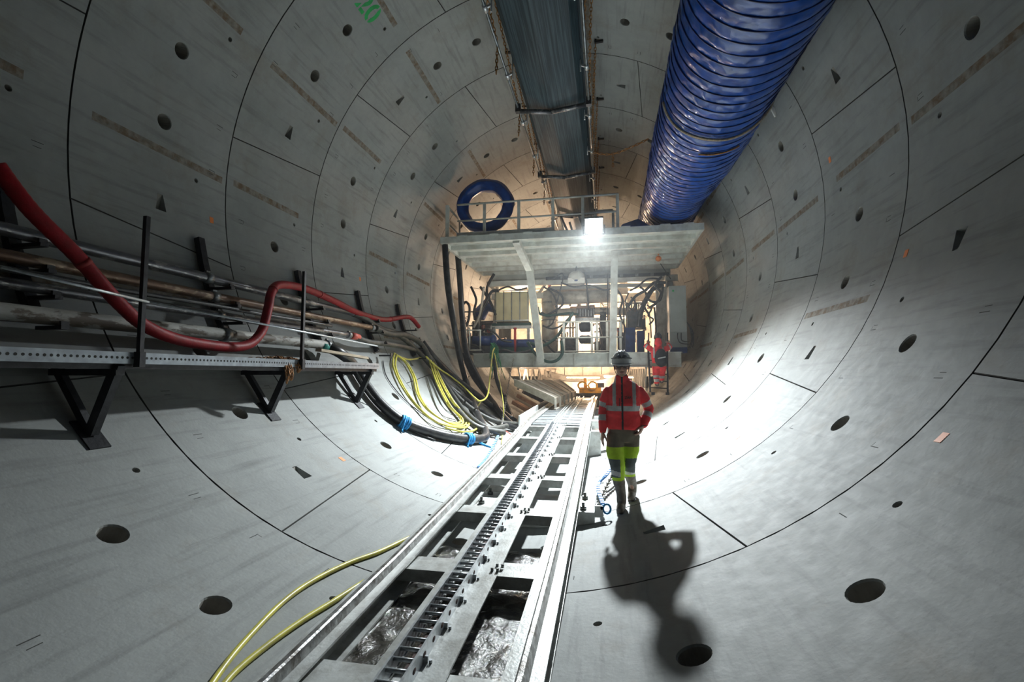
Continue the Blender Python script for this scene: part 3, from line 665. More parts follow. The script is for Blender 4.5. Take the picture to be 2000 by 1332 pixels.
m = MB().tube(spline([wall(978, 838, 4.1), wall(988, 842, 4.1), wall(998, 848, 4.12)], 4), 0.012, 6); m.build('red_binding', 'red_tape', None, 'short red binding tied at the top of the left blue sling', 'rope')

# ------------------------------------------------------------------ ventilation duct
m1, m2 = math.radians(11.75), math.radians(31.7)
mid, half = (m1+m2)/2, (m2-m1)/2; D = 4.66; DR = D*math.sin(half)
DC = Vector((CAM.x+D*math.sin(mid), 0, CAM.z+D*math.cos(mid)))
def dlift(y): k = min(1, max(0, (y-9.0)/3.2)); return 0.15*k*k*(3-2*k)
def dshr(y): return 1-0.55*dlift(y)
t = thing('ventilation_duct', 'huge glossy blue ventilation duct hanging along the upper right of the tunnel', 'duct', (DC.x, 8, DC.z))
nu, ya, yb = 150, 2.4, 14.6; pitch = 0.2; nyy = int((yb-ya)/0.0182); vs = []
JY = 7.55                                             # the tied joint between two lengths
for j in range(nyy+1):
    y = ya+(yb-ya)*j/nyy; ph = ((y-ya)/pitch) % 1.0
    pin = math.exp(-((y-JY)/0.10)**2)*0.045
    for i in range(nu):
        a = 2*math.pi*i/nu; hang = 0.5-0.5*math.cos(a)
        wr = noise.fractal(Vector((math.cos(a)*2.2, y*2.4, math.sin(a)*2.2)), 1, 2, 4)
        fold = abs(noise.noise(Vector((math.cos(a)*7, y*1.6+3*a, math.sin(a)*7))))
        s_ = math.sin(math.pi*ph)**0.6; fine = noise.noise(Vector((math.cos(a)*16, y*5, math.sin(a)*16)))
        crease = 1-abs(noise.noise(Vector((math.cos(a+y*.5)*5, y*3.5, math.sin(a+y*.5)*5))))*3
        r = DR-0.014-pin+0.006*s_+0.020*wr*s_+0.013*fold*s_+0.009*fine*s_+0.010*max(0, crease)*s_
        r *= dshr(y); vs.append((DC.x+r*math.sin(a), y, DC.z+dlift(y)+r*math.cos(a)))
MB().add(vs, [(j*nu+i, j*nu+(i+1) % nu, (j+1)*nu+(i+1) % nu, (j+1)*nu+i) for j in range(nyy) for i in range(nu)], 0, True).build('duct_fabric', 'duct_blue', t)
h0 = None; y = ya
while y <= yb:
    if h0 is None: h0 = MB().tube([(DC.x+(DR-0.006)*math.sin(a), y, DC.z+(DR-0.006)*math.cos(a)) for a in [2*math.pi*i/64 for i in range(64)]], 0.009, 6, closed=True).build('hoop', 'duct_seam', t); hy = y
    else:
        hc_ = copy_mesh(h0, 'hoop', t, (0, y-hy, 0)); k_ = dshr(y)
        if k_ < 1: hc_.scale = (k_, 1, k_); hc_.location += Vector((DC.x*(1-k_), 0, DC.z*(1-k_)+dlift(y)))
    y += pitch
MB().tube([(DC.x+(DR+0.008)*math.sin(a), JY+0.02*math.sin(5*a), DC.z+(DR+0.008)*math.cos(a)) for a in [math.radians(100)+math.radians(160)*i/40 for i in range(41)]], 0.020, 8).build('tie_rope', 'wood', t, 'pale rope tied round the duct joint')
MB().tube([(DC.x+(DR+0.006)*math.sin(a), 8.05, DC.z+(DR+0.006)*math.cos(a)) for a in [math.radians(150)+math.radians(45)*i/20 for i in range(21)]], 0.016, 8).build('patch_strap', 'chain_rust', t)
p = Vector((DC.x+DR*math.sin(2.0), JY, DC.z+DR*math.cos(2.0)))
MB().tube([p, p+Vector((0.02, 0, -0.08)), p+Vector((0.05, 0.0, -0.2))], [0.02, 0.03, 0.012], 8).build('tie_tail', 'white_plastic', t, 'loose pale tail of the tie')
for k in range(5):                                    # suspension clips up to the crown
    y = 3.4+2*k; q = Vector((DC.x+0.30, y, DC.z+DR-0.05)); e = pol(math.degrees(math.atan2(q.x, -q.z)), y, R)
    MB().cyl(q, e, 0.008, 6).build('hanger_rod', 'steel_grey', t)

# ------------------------------------------------------------------ conveyor overhead
cv = thing('conveyor_belt', 'long dark troughed conveyor belt slung under the crown of the tunnel', 'conveyor', (0.05, 8, 2.7))
BZ = 2.66; BX = [-0.53, -0.44, -0.02, 0.02, 0.52, 0.63]; BH = [0.24, 0.10, 0.0, 0.0, 0.10, 0.24]
m = MB(); prof = [(BX[i], BZ+BH[i]) for i in range(6)]+[(BX[i], BZ+BH[i]+0.02) for i in range(5, -1, -1)]
m.prism([(x, z) for x, z in prof], [1.5+i*1.0 for i in range(18)]); m.build('belt', 'belt', cv)
m = MB(); m.prism([(-0.56, BZ+0.42), (0.66, BZ+0.42), (0.66, BZ+0.44), (-0.56, BZ+0.44)], [1.5, 18.5]); m.build('upper_belt', 'belt', cv)
for x in (-0.66, 0.72):
    MB().cyl((x, 1.5, BZ+0.09), (x, 18.5, BZ+0.09), 0.021, 10).build('side_rope_tube', 'steel_grey', cv)
for y in (5.9, 9.12, 12.35, 15.6):
    m = MB(); m.cyl((-0.62, y, BZ+0.02), (0.0, y, BZ-0.055), 0.045, 14); m.cyl((0.0, y, BZ-0.055), (0.66, y, BZ+0.02), 0.045, 14)
    r_ = m.build('roller', 'pipe_worn', cv)
    for x in (-0.66, 0.72): MB().box((x-0.05, y-0.05, BZ-0.0), (x+0.05, y+0.05, BZ+0.16)).build('roller_bracket', 'dark_machine', r_)
for k in range(10):
    y = 3.2+1.62*k
    for x in (-0.66, 0.72):
        m = MB().cyl((x, y-0.06, BZ+0.09), (x, y+0.06, BZ+0.09), 0.038, 10)
        m.beam((x, y, BZ+0.09), (x*0.86, y, BZ+0.13), 0.03, 0.03, Vector((0, 1, 0))); m.cyl((x*0.86, y, BZ+0.02), (x*0.86, y, BZ+0.44), 0.013, 6)
        m.build('rope_clamp', 'galvanised', cv)
for i, (hy, ty) in enumerate([(5.2, 7.25), (7.25, 9.3), (9.26, 11.3), (11.3, 13.35), (13.29, 15.3), (15.22, 17.2)]):
    for s_, x, xt in ((1, 0.72, 0.86), (-1, -0.66, -0.80)):
        top = pol(180-math.degrees(math.atan2(xt, 4.06)), hy, R-0.0)
        lb = ('rusty chain from the crown to the right side of the conveyor, ' if s_ > 0 else 'rusty chain from the crown to the left side of the conveyor, ') + ['first', 'second', 'third', 'fourth', 'fifth', 'sixth'][i]+' from the camera'
        t = thing('hanger_chain', lb, 'chain', top, 'conveyor hanger chains')
        m = chain(MB(), [top+Vector((0, 0, -0.10)), Vector((x+s_*0.06, (hy+ty)/2, (BZ+top.z)/2-0.02)), Vector((x, ty, BZ+0.12))], 0.06, 0.008, 0.018); m.build('links', 'chain_rust', t)
        h = MB(); h.cyl(top+Vector((0, 0, 0.04)), top+Vector((0, 0, -0.05)), 0.02, 8); h.beam(top+Vector((-0.02, 0, -0.06)), top+Vector((0.15*s_, 0, -0.05)), 0.05, 0.035); h.build('hook', 'black_steel', t)
        if s_ < 0:
            m = chain(MB(), [Vector((x, ty, BZ+0.05)), Vector((x-0.02, ty, BZ-0.38))], 0.06, 0.008, 0.018); m.build('loose_end', 'chain_rust', t)
m = chain(MB(), [Vector((0.75, 11.2, BZ+0.02)), Vector((1.15, 11.2, BZ-0.06)), Vector((1.55, 11.1, BZ-0.0)), Vector((1.98, 11.0, BZ+0.13))], 0.07, 0.009, 0.02)
chain(m, [Vector((1.2, 11.2, BZ-0.06)), Vector((1.2, 11.2, BZ-0.36))], 0.07, 0.009, 0.02)
m.build('cross_chain', 'chain_rust', None, 'rusty chain strung sideways from the conveyor to the blue duct', 'chain')

# ------------------------------------------------------------------ gantry
g = thing('machine_gantry', 'white steel back-up gantry with flat roof, posts and deck filling the tunnel', 'gantry', (0, 14.2, -2.4))
RZ = 1.09; RF = 12.2; RB = 16.4
def roofx(z, k=0.94): return math.sqrt(R*R-z*z)*k
m = MB(); m.box((-3.30, RF, RZ-0.02), (3.33, RB, RZ+0.01)); m.build('roof_plate', 'gantry_paint', g)
m = MB(); m.beam((-3.32, RF, RZ-0.03), (3.35, RF, RZ-0.03), 0.12, 0.17); m.build('roof_front_beam', 'gantry_paint', g)
for sx_, x in ((-1, -3.27), (1, 3.30)): MB().beam((x, RF, RZ-0.06), (x, RB, RZ-0.06), 0.07, 0.14).build('roof_side_beam', 'gantry_paint', g)
for i in range(6):
    y = RF+0.72*(i+0.9)
    MB().beam((-3.25, y, RZ-0.075), (3.28, y, RZ-0.075), 0.09, 0.12).build('roof_purlin', 'gantry_paint', g)
for x in (-2.7, -1.85, -0.95, 1.5, 2.45, 3.0): MB().box((x-0.12, RF-0.07, RZ+0.03), (x+0.12, RF-0.0, RZ+0.075)).build('toe_bracket', 'gantry_paint', g)
tz_ = RZ+0.045
m = MB().box((-2.9, RF+0.05, tz_), (-0.3, RF+0.07, tz_+0.14)); m.build('toe_board', 'gantry_paint', g)
# posts under the roof
p0, p1 = at(1034, 524, 13.98), at(1057, 710, 13.98)
MB().beam(p0, p1, 0.20, 0.2, Vector((0, 1, 0))).build('post', 'gantry_paint', g, 'leaning white post, left of the pair')
MB().beam(at(1008, 470, RF+0.1), p0+Vector((0, 0, -0.05)), 0.18, 0.14, Vector((0, 0, 1))).build('brace', 'gantry_paint', g)
q0, q1 = at(1200, 484, 13.98), at(1197, 710, 13.98); q0.z = RZ-0.1
MB().beam(q0, q1, 0.20, 0.2, Vector((0, 1, 0))).build('post', 'gantry_paint', g, 'upright white post, right of the pair')
MB().beam(p0, Vector((p0.x, 13.98, RZ-0.08)), 0.16, 0.16, Vector((0, 1, 0))).build('post_head', 'gantry_paint', g)
# deck
DZ = -1.88
MB().box((-3.0, 14.25, DZ-0.02), (3.1, 20.5, DZ)).build('deck_plate', 'steel_grey', g)
m = MB(); m.box((-2.95, 14.2, DZ-0.40), (3.05, 14.24, DZ)); m.box((-2.95, 14.1, DZ-0.02), (3.05, 14.3, DZ+0.0)); m.box((-2.95, 14.1, DZ-0.42), (3.05, 14.3, DZ-0.40)); m.build('deck_front_beam', 'gantry_paint', g)
for x in (-2.2, -1.1, 0.1, 1.0, 2.3): MB().box((x-0.012, 14.11, DZ-0.40), (x+0.012, 14.2, DZ-0.02)).build('web_stiffener', 'gantry_paint', g)
for x in (-2.6, 2.7): MB().beam((x, 14.3, DZ-0.2), (x, 20.3, DZ-0.2), 0.16, 0.36).build('deck_side_beam', 'gantry_paint', g)
# second frame behind: upper beams, service duct, inner posts
fr = [((-3.05, 16.3, 0.62), (3.3, 16.3, 0.62), .16, .18, 'cross_beam', 'gantry_paint'), ((-2.9, 16.35, 0.18), (-0.9, 16.35, 0.18), .1, .2, 'cross_beam', 'cream_paint'),
      ((-3.0, 16.5, 0.62), (-2.55, 16.5, 0.15), .1, .1, 'gusset', 'cream_paint'), ((-1.0, 16.5, 0.62), (-1.35, 16.5, 0.15), .1, .1, 'gusset', 'cream_paint'),
      ((-2.9, 16.5, -1.9), (-2.72, 16.5, 0.7), .12, .12, 'post', 'cream_paint'), ((1.72, 16.9, 0.1), (3.1, 16.9, 0.1), .12, .3, 'cross_beam', 'cream_paint'),
      ((1.1, 16.6, -1.9), (1.1, 16.6, 0.6), .1, .1, 'post', 'cream_paint'), ((1.35, 17.2, 0.45), (1.9, 17.2, 0.9), .12, .12, 'gusset', 'cream_paint'),
      ((-0.85, 16.4, 0.42), (3.15, 16.4, 0.42), .2, .12, 'cross_beam', 'cabinet_grey'), ((-0.9, 16.9, 0.1), (-0.9, 20, 0.1), .2, .2, 'long_beam', 'cream_paint'), ((1.6, 16.9, 0.1), (1.6, 20, 0.1), .2, .2, 'long_beam', 'cream_paint')]
for p, q, a, b, nm, mt in fr: MB().beam(p, q, a, b).build(nm, mt, g)
m = MB().cyl((-0.75, 16.1, 0.02), (1.15, 16.1, 0.06), 0.22, 20); m.build('service_duct', 'tank_paint', g)
MB().tube(spline([(-0.7, 16.3, -0.42), (0.3, 16.3, -0.40), (1.3, 16.3, -0.42), (2.1, 16.3, -0.50)], 5), 0.13, 14).build('cross_pipe', 'tank_paint', g)
MB().box((-2.9, 16.42, 0.66), (3.1, 16.46, RZ-0.02)).build('rear_fascia', 'cabinet_grey', g)
MB().box((-0.85, 16.62, 0.10), (1.05, 16.66, 0.52)).build('inner_fascia', 'tank_paint', g)
MB().box((1.25, 16.7, 0.2), (1.75, 16.74, 0.52)).build('inner_fascia', 'tank_paint', g)
m = MB().box((-0.95, 15.9, RZ-0.46), (3.0, 16.0, RZ-0.36)); m.build('cable_tray', 'black_steel', g)
for k in range(15):
    x = -0.7+0.24*k; MB().box((x, 15.89, RZ-0.45), (x+0.1, 15.9, RZ-0.37)).build('tray_slot', 'steel_grey', g) if k % 2 else None
# roof railing
m0 = RF+0.12; rl = thing('roof_railing', 'pale steel guard railing along the left half of the gantry roof edge', 'railing', (-1, m0, RZ+0.05))
zt = RZ+0.05+0.92
xs = [-3.18, -2.15, -1.22, -0.32, 0.45, 1.32]
for x in xs: MB().beam((x, m0, RZ+0.02), (x, m0, zt), 0.075 if x != -3.18 else 0.10, 0.05, Vector((0, 1, 0))).build('post', 'gantry_paint', rl)
MB().cyl((-2.9, m0, zt), (1.35, m0, zt), 0.027, 10).build('top_rail', 'gantry_paint', rl)
MB().cyl((-2.9, m0, zt-0.45), (1.32, m0, zt-0.45), 0.024, 10).build('mid_rail', 'gantry_paint', rl)
m = MB().cyl((-3.2, m0, zt), (-3.28, m0+2.6, zt), 0.027, 10); m.cyl((-3.2, m0, zt-0.45), (-3.28, m0+2.6, zt-0.45), 0.024, 10); m.cyl((-3.24, m0+1.3, RZ), (-3.24, m0+1.3, zt), 0.027, 8); m.cyl((-3.28, m0+2.6, RZ), (-3.28, m0+2.6, zt), 0.027, 8)
m.build('return_rail', 'gantry_paint', rl)
for x in (1.0, 1.35): pass
# blue duct coil standing on the roof
c = at(948, 404, 12.95); m = MB(); n_ = 64; pts = []
cen = Vector((c.x, 12.95, c.z))
vs = []; nt_ = 20
for i in range(n_):
    a = 2*math.pi*i/n_; rr = 0.655*(1+0.05*noise.noise(Vector((math.cos(a)*2, 0, math.sin(a)*2))))
    for k in range(nt_):
        b = 2*math.pi*k/nt_; fold = 1+0.10*math.sin(b*5+a*1.5)+0.06*noise.noise(Vector((a*3, b*2, 0)))
        q = rr+0.16*fold*math.cos(b)*(1.0+0.12*math.sin(a)); vs.append(cen+Vector((q*math.cos(a), 0.20*fold*math.sin(b), q*math.sin(a)*0.93)))
m.add(vs, [(i*nt_+k, i*nt_+(k+1) % nt_, ((i+1) % n_)*nt_+(k+1) % nt_, ((i+1) % n_)*nt_+k) for i in range(n_) for k in range(nt_)], 0, True)
m.build('duct_coil', 'duct_blue', None, 'folded ring of blue duct standing on edge behind the roof railing', 'duct')
m = MB(); m.ell((-1.95, 13.1, RZ+0.10), (0.32, 0.25, 0.17)); m.ell((-1.15, 13.2, RZ+0.07), (0.2, 0.2, 0.10)); m.build('tarpaulin', 'black_cloth', None, 'dark bundled sheet lying on the roof under the blue coil', 'sheet')
m = MB().box((-0.95, 13.2, RZ+0.02), (-0.45, 13.6, RZ+0.22)); m.tube([(-0.95, 13.2, RZ+0.24), (-0.95, 13.2, RZ+0.36), (0.0, 13.2, RZ+0.36), (0.0, 13.2, RZ+0.06)], 0.02, 6); m.box((-0.6, 13.2, RZ+0.22), (-0.35, 13.4, RZ+0.40))
m.build('tool_case', 'white_plastic', None, 'small pale case with a wire handle on the roof, right of the blue coil', 'case')
m = MB(); a = Vector((0.0, 12.9, RZ+0.02))
for p, q in [((0.12, 13.0, RZ), (-0.18, 13.0, RZ+0.72)), ((-0.18, 13.0, RZ+0.72), (0.3, 13.0, RZ+0.72)), ((0.22, 13.6, RZ), (0.02, 13.6, RZ+0.72)), ((0.12, 13.0, RZ+0.1), (0.7, 13.0, RZ+0.1)), ((0.3, 13.0, RZ+0.72), (0.55, 13.0, RZ))]: m.beam(p, q, 0.06, 0.05, Vector((0, 1, 0)))
m.build('belt_support', 'steel_grey', None, 'dark steel support frame under the left side of the conveyor on the roof', 'frame')
m = MB()
for p, q in [((0.75, 13.0, RZ), (0.75, 13.0, RZ+0.78)), ((0.75, 13.0, RZ+0.78), (1.22, 13.0, RZ+0.78)), ((1.22, 13.0, RZ+0.78), (1.22, 13.0, RZ))]: m.beam(p, q, 0.07, 0.06, Vector((0, 1, 0)))
m.build('belt_support', 'gantry_paint', None, 'pale square support frame right of the conveyor on the roof, above the floodlight', 'frame')
m = MB(); m.add([(1.25, 12.7, RZ+0.02), (2.35, 12.7, RZ+0.02), (2.2, 12.7, RZ+0.18), (1.85, 12.7, RZ+0.42), (1.45, 12.7, RZ+0.3), (1.25, 13.4, RZ+0.02), (2.35, 13.4, RZ+0.02), (2.2, 13.4, RZ+0.18), (1.85, 13.4, RZ+0.42), (1.45, 13.4, RZ+0.3)], [(0,1,2,3,4),(9,8,7,6,5),(0,5,6,1),(1,6,7,2),(2,7,8,3),(3,8,9,4),(4,9,5,0)])
m.build('covered_load', 'duct_blue', None, 'blue sheeted heap on the roof between the railing end and the large duct', 'sheet')
# floodlight
fl = thing('floodlight', 'blazing white floodlight on the front edge of the gantry roof', 'lamp', FLOOD)
aim = (Vector((0.95, 6.0, -4.0))-FLOOD).normalized(); sx2, up2 = frame(aim)
def fbox(c, hx, hy, hz):       # box oriented to the beam: hx sideways, hy up, hz along
    m = MB(); vs = [c+sx2*a*hx+up2*b*hy+aim*d*hz for a, b, d in [(-1,-1,-1),(1,-1,-1),(1,1,-1),(-1,1,-1),(-1,-1,1),(1,-1,1),(1,1,1),(-1,1,1)]]
    return m.add(vs, [(3,2,1,0),(4,5,6,7),(0,1,5,4),(1,2,6,5),(2,3,7,6),(3,0,4,7)])
fbox(FLOOD+aim*-0.02, 0.23, 0.20, 0.04).build('housing', 'black_steel', fl)
for k in range(-2, 3): fbox(FLOOD+aim*-0.075+sx2*0.09*k, 0.008, 0.17, 0.03).build('cooling_fin', 'black_steel', fl)
fbox(FLOOD+aim*0.026, 0.21, 0.18, 0.004).build('lens', 'lamp_face', fl)
m = MB().beam(FLOOD-sx2*0.26, FLOOD-sx2*0.26+Vector((0, 0.05, -0.22)), 0.03, 0.02); m.beam(FLOOD+sx2*0.26, FLOOD+sx2*0.26+Vector((0, 0.05, -0.22)), 0.03, 0.02); m.beam(FLOOD-sx2*0.26+Vector((0, 0.05, -0.22)), FLOOD+sx2*0.26+Vector((0, 0.05, -0.22)), 0.03, 0.02); m.build('yoke', 'black_steel', fl)
m = MB().ell(at(1286, 505, 14.6), (0.085, 0.085, 0.085)); m.cyl(at(1286, 498, 14.6), at(1286, 478, 14.6), 0.02, 8); m.build('warning_beacon', 'orange', None, 'small orange beacon hanging under the right part of the gantry roof', 'beacon')

# ------------------------------------------------------------------ equipment on the deck
t = thing('intermediate_bulk_tank', 'cream plastic liquid tank in a thin bar cage on a raised frame', 'tank', at(1001, 628, 16.4), None)
a, b = at(967, 571, 16.2), at(1036, 627, 16.2); b.x = a.x+1.18; zt_, zb_ = a.z, b.z
MB().box((a.x, 16.2, zb_), (b.x, 17.2, zt_)).build('tank_body', 'ibc_plastic', t)
for k in range(5): x = a.x+0.03+(b.x-a.x-0.06)*k/4; MB().box((x-0.012, 16.17, zb_-0.02), (x+0.012, 16.195, zt_+0.03)).build('cage_bar', 'steel_grey', t)
for z in (zb_+0.02, zt_+0.02): MB().box((a.x-0.02, 16.16, z), (b.x+0.02, 16.2, z+0.025)).build('cage_bar', 'galvanised', t)
MB().cyl(((a.x+b.x)/2, 16.7, zt_), ((a.x+b.x)/2, 16.7, zt_+0.08), 0.1, 14).build('lid', 'black_rubber', t)
t = thing('tank_stand', 'white steel stand carrying the cream tank', 'stand', (a.x, 16.2, DZ))
MB().box((a.x-0.10, 16.1, zb_-0.16), (b.x+0.1, 17.2, zb_-0.07)).build('top_frame', 'green_hose', t)
MB().box((a.x-0.12, 16.05, zb_-0.26), (b.x+0.12, 16.15, zb_-0.16)).build('top_frame', 'white_steel', t)
for x in (a.x, b.x): MB().box((x-0.05, 16.08, DZ), (x+0.05, 16.16, zb_-0.2)).build('leg', 'white_steel', t)
t = thing('storage_cylinder', 'tall beige cylindrical vessel standing between the tank and the right of the leaning post', 'vessel', at(1075, 700, 16.4))
c = at(1074, 640, 16.5); MB().tube([(c.x, c.y, DZ), (c.x, c.y, c.z-0.1), (c.x, c.y, c.z+1.15), (c.x, c.y, c.z+1.27), (c.x, c.y, c.z+1.33)], [0.27, 0.285, 0.285, 0.2, 0.04], 24).build('vessel_body', 'tank_paint', t)
for z in (-0.45, 0.25, 0.85): MB().tube([(c.x, c.y, c.z+z-0.02), (c.x, c.y, c.z+z+0.02)], 0.295, 24).build('vessel_band', 'steel_grey', t)
MB().cyl((c.x, c.y, c.z+1.3), (c.x, c.y, c.z+1.5), 0.05, 10).build('valve', 'red_paint', t)
t = thing('electrical_cabinet', 'tall grey electrical cabinet with black conduits at the right end of the deck', 'cabinet', at(1325, 672, 15.0))
a, b = at(1306, 562, 14.9), at(1341, 678, 14.9); xa, xb = a.x, b.x+0.02
MB().box((xa, 14.9, b.z), (xb, 15.5, a.z+0.05)).build('body', 'cabinet_grey', t)
MB().box((xa+0.03, 14.88, b.z+0.45), (xb-0.03, 14.9, a.z)).build('door', 'cabinet_grey', t)
MB().box((xa, 14.9, DZ), (xb, 15.5, b.z)).build('plinth', 'blue_paint', t)
MB().cyl((xa+0.12, 14.87, a.z-0.1), (xa+0.12, 14.88, a.z-0.1), 0.03, 10).build('sticker', 'green_paint', t, 'small green sticker')
for k, x in enumerate((xa+0.22, xa+0.32)): MB().tube(spline([(x, 14.86, b.z+0.42), (x, 14.86, b.z+0.25-0.03*k), (x+0.08, 14.86, b.z+0.17-0.05*(1-k)), (xb+0.05, 14.86, b.z+0.16-0.08*(1-k))], 5), 0.014, 8).build('conduit', 'black_rubber', t)
for k in range(3): MB().tube(spline([(xb+0.01, 14.95, b.z+0.75), (xb+0.10+0.03*k, 14.95, b.z+0.5), (xb+0.13+0.03*k, 14.95, b.z+0.2), (xb+0.05+0.05*k, 14.95, b.z-0.02)], 5), 0.013, 6).build('cable', 'black_rubber', t)
# ribbed pale panel beside it
t = thing('ribbed_panel', 'pale ribbed panel lit warm, left of the electrical cabinet', 'panel', at(1292, 690, 15.6))
a, b = at(1280, 560, 15.8), at(1305, 686, 15.8)
for k in range(6):
    x = a.x+(b.x-a.x)*k/6; MB().box((x, 15.8+0.02*(k % 2), b.z), (x+(b.x-a.x)/6, 15.86, a.z)).build('panel_strip', 'cream_paint', t)
t = thing('pump_unit', 'blue cased machine standing on the deck, left of the climbing man', 'machine', at(1240, 692, 15.2))
a, b = at(1222, 640, 15.3), at(1259, 690, 15.3); MB().box((a.x, 15.3, b.z), (a.x+0.28, 15.9, a.z)).build('casing', 'blue_paint', t); MB().box((a.x+0.34, 15.3, b.z), (b.x, 15.9, a.z-0.1)).build('casing', 'blue_paint', t)
MB().box((a.x+0.05, 15.4, a.z), (b.x-0.05, 15.8, a.z+0.55)).build('valve_block', 'dark_machine', t)
for k in range(5): MB().cyl((a.x+0.08+0.11*k, 15.4, a.z+0.5), (a.x+0.08+0.11*k, 15.4, a.z+0.75+0.1*(k % 3)), 0.022, 8).build('fitting', 'steel_grey' if k % 2 else 'brown_machine', t)
t = thing('drive_motor', 'black ribbed motor block in the middle of the deck behind the railing', 'motor', at(1144, 690, 15.9))
a, b = at(1128, 598, 16.0), at(1160, 619, 16.0)
MB().box((a.x, 16.0, b.z), (b.x, 16.5, a.z)).build('motor_block', 'dark_machine', t)
for k in range(7): x = a.x+(b.x-a.x)*k/6; MB().box((x-0.012, 15.97, b.z+0.03), (x+0.012, 16.0, a.z-0.1)).build('rib', 'steel_grey', t)
MB().box((a.x-0.03, 15.96, a.z-0.08), (b.x+0.03, 16.5, a.z+0.02)).build('top_cover', 'brown_machine', t)
MB().box((a.x-0.08, 16.0, b.z-0.12), (b.x+0.3, 16.5, b.z-0.02)).build('bed', 'steel_grey', t)
for x in (a.x-0.04, b.x+0.24): MB().box((x-0.05, 16.05, DZ), (x+0.05, 16.2, b.z-0.1)).build('leg', 'steel_grey', t)
for i, (u, v, rr) in enumerate([(1143, 639, 0.16), (1143, 663, 0.14)]):
    c = at(u, v, 16.0); MB().tube([(c.x-0.2, 16.0, c.z), (c.x-0.15, 16.0, c.z), (c.x+0.15, 16.0, c.z), (c.x+0.2, 16.0, c.z)], [0.08, rr, rr, 0.08], 16).build('drum', 'dark_machine', t)
t = thing('flanged_valve', 'dark flanged valve with a handwheel right of the black motor', 'valve', at(1178, 690, 16.0))
c = at(1178, 620, 16.0); MB().cyl((c.x, 16.0, DZ), (c.x, 16.0, c.z+0.05), 0.11, 14).build('valve_body', 'dark_machine', t); MB().cyl((c.x-0.1, 16.0, c.z+0.1), (c.x+0.1, 16.0, c.z+0.1), 0.09, 12).build('valve_bonnet', 'dark_machine', t)
MB().tube([(c.x+0.1*math.cos(a_), 15.95, c.z+0.28+0.02*math.sin(a_)) for a_ in [2*math.pi*i/12 for i in range(12)]], 0.012, 6, closed=True).build('handwheel', 'dark_machine', t); MB().cyl((c.x, 16, c.z), (c.x, 16, c.z+0.28), 0.015, 6).build('valve_stem', 'steel_grey', t)
# deck railing in front of the machinery
t = thing('deck_railing', 'pale guard railing on the deck in the middle of the gantry', 'railing', at(1150, 690, 14.6))
def ap(u, v): return at(u, v, 14.6)
zr = ap(1150, 628).z
for u in (1101, 1127, 1156, 1166, 1186, 1212): x = ap(u, 660).x; MB().box((x-0.035, 14.6, DZ), (x+0.035, 14.65, zr)).build('post', 'gantry_paint', t)
for v in (628, 659, 686): z = ap(1150, v).z; MB().cyl((ap(1088, v).x, 14.6, z), (ap(1217, v).x, 14.6, z), 0.024, 8).build('rail', 'gantry_paint', t)
t = thing('side_railing', 'small pale railing at the left end of the deck by the blue pumps', 'railing', at(925, 690, 14.8))
for u, v0, v1 in ((911, 645, 684), (917, 640, 684), (938, 645, 682)): p, q = at(u, v0, 14.8), at(u, v1, 14.8); MB().cyl(p, q, 0.025, 8).build('post', 'gantry_paint', t)
for v in (645, 684): MB().cyl(at(910, v, 14.8), at(940, v, 14.8), 0.022, 8).build('rail', 'gantry_paint', t)
t = thing('water_pump', 'blue water pump on the left end of the deck', 'pump', at(950, 686, 15.4))
c = at(945, 666, 15.4); MB().cyl((c.x-0.35, 15.4, c.z), (c.x+0.25, 15.4, c.z), 0.17, 16).build('motor', 'blue_paint', t); MB().ell((c.x+0.32, 15.4, c.z-0.02), (0.14, 0.2, 0.22)).build('impeller_case', 'blue_paint', t)
MB().box((c.x-0.45, 15.2, DZ), (c.x+0.55, 15.6, c.z-0.17)).build('base', 'dark_machine', t); MB().cyl((c.x+0.32, 15.4, c.z), (c.x+0.32, 15.4, c.z+0.45), 0.05, 10).build('outlet', 'steel_grey', t)
t = thing('blue_motor', 'dark blue motor casing behind and left of the cream tank', 'motor', at(952, 620, 17.2))
c = at(951, 612, 17.2); MB().tube([(c.x-0.3, 17.2, c.z-0.25), (c.x-0.3, 17.2, c.z-0.05), (c.x, 17.2, c.z+0.3), (c.x+0.3, 17.2, c.z+0.1)], [0.2, 0.28, 0.24, 0.1], 14).build('casing', 'blue_paint', t); MB().box((c.x-0.5, 17.0, DZ), (c.x+0.4, 17.4, c.z-0.3)).build('base', 'dark_machine', t)
t = thing('low_tank', 'dark blue-green horizontal tank under the cream tank stand', 'tank', at(1000, 680, 15.6))
a = at(965, 672, 15.6); b = at(1048, 672, 15.6); MB().tube([(a.x, 15.6, a.z), (a.x+0.06, 15.6, a.z), (b.x-0.06, 15.6, a.z), (b.x, 15.6, a.z)], [0.08, 0.15, 0.15, 0.08], 16).build('tank_body', 'blue_paint', t)
MB().box((a.x+0.1, 15.5, DZ), (b.x-0.1, 15.7, a.z-0.12)).build('base', 'green_hose', t)
m = MB().cyl(at(1006, 642, 15.2), at(1006, 690, 15.2), 0.04, 10); m.cyl(at(1006, 640, 15.2), at(1006, 643, 15.2), 0.055, 10); m.build('red_standpipe', 'red_paint', None, 'thin red standpipe in front of the tank stand', 'pipe')
t = thing('brown_duct_piece', 'curved beige duct elbow hanging in the glow at the upper right of the deck', 'duct', at(1225, 555, 17.0))
c = at(1226, 556, 17.4); MB().tube(spline([(c.x, 17.4, c.z-0.25), (c.x, 17.4, c.z), (c.x-0.1, 17.5, c.z+0.2), (c.x-0.4, 17.6, c.z+0.3)], 4), 0.16, 14, rib=0.06).build('elbow', 'cream_paint', t)
t = thing('ventilator_unit', 'rounded white ventilator unit hanging at the centre under the gantry beams', 'ventilator', at(1126, 545, 15.7))
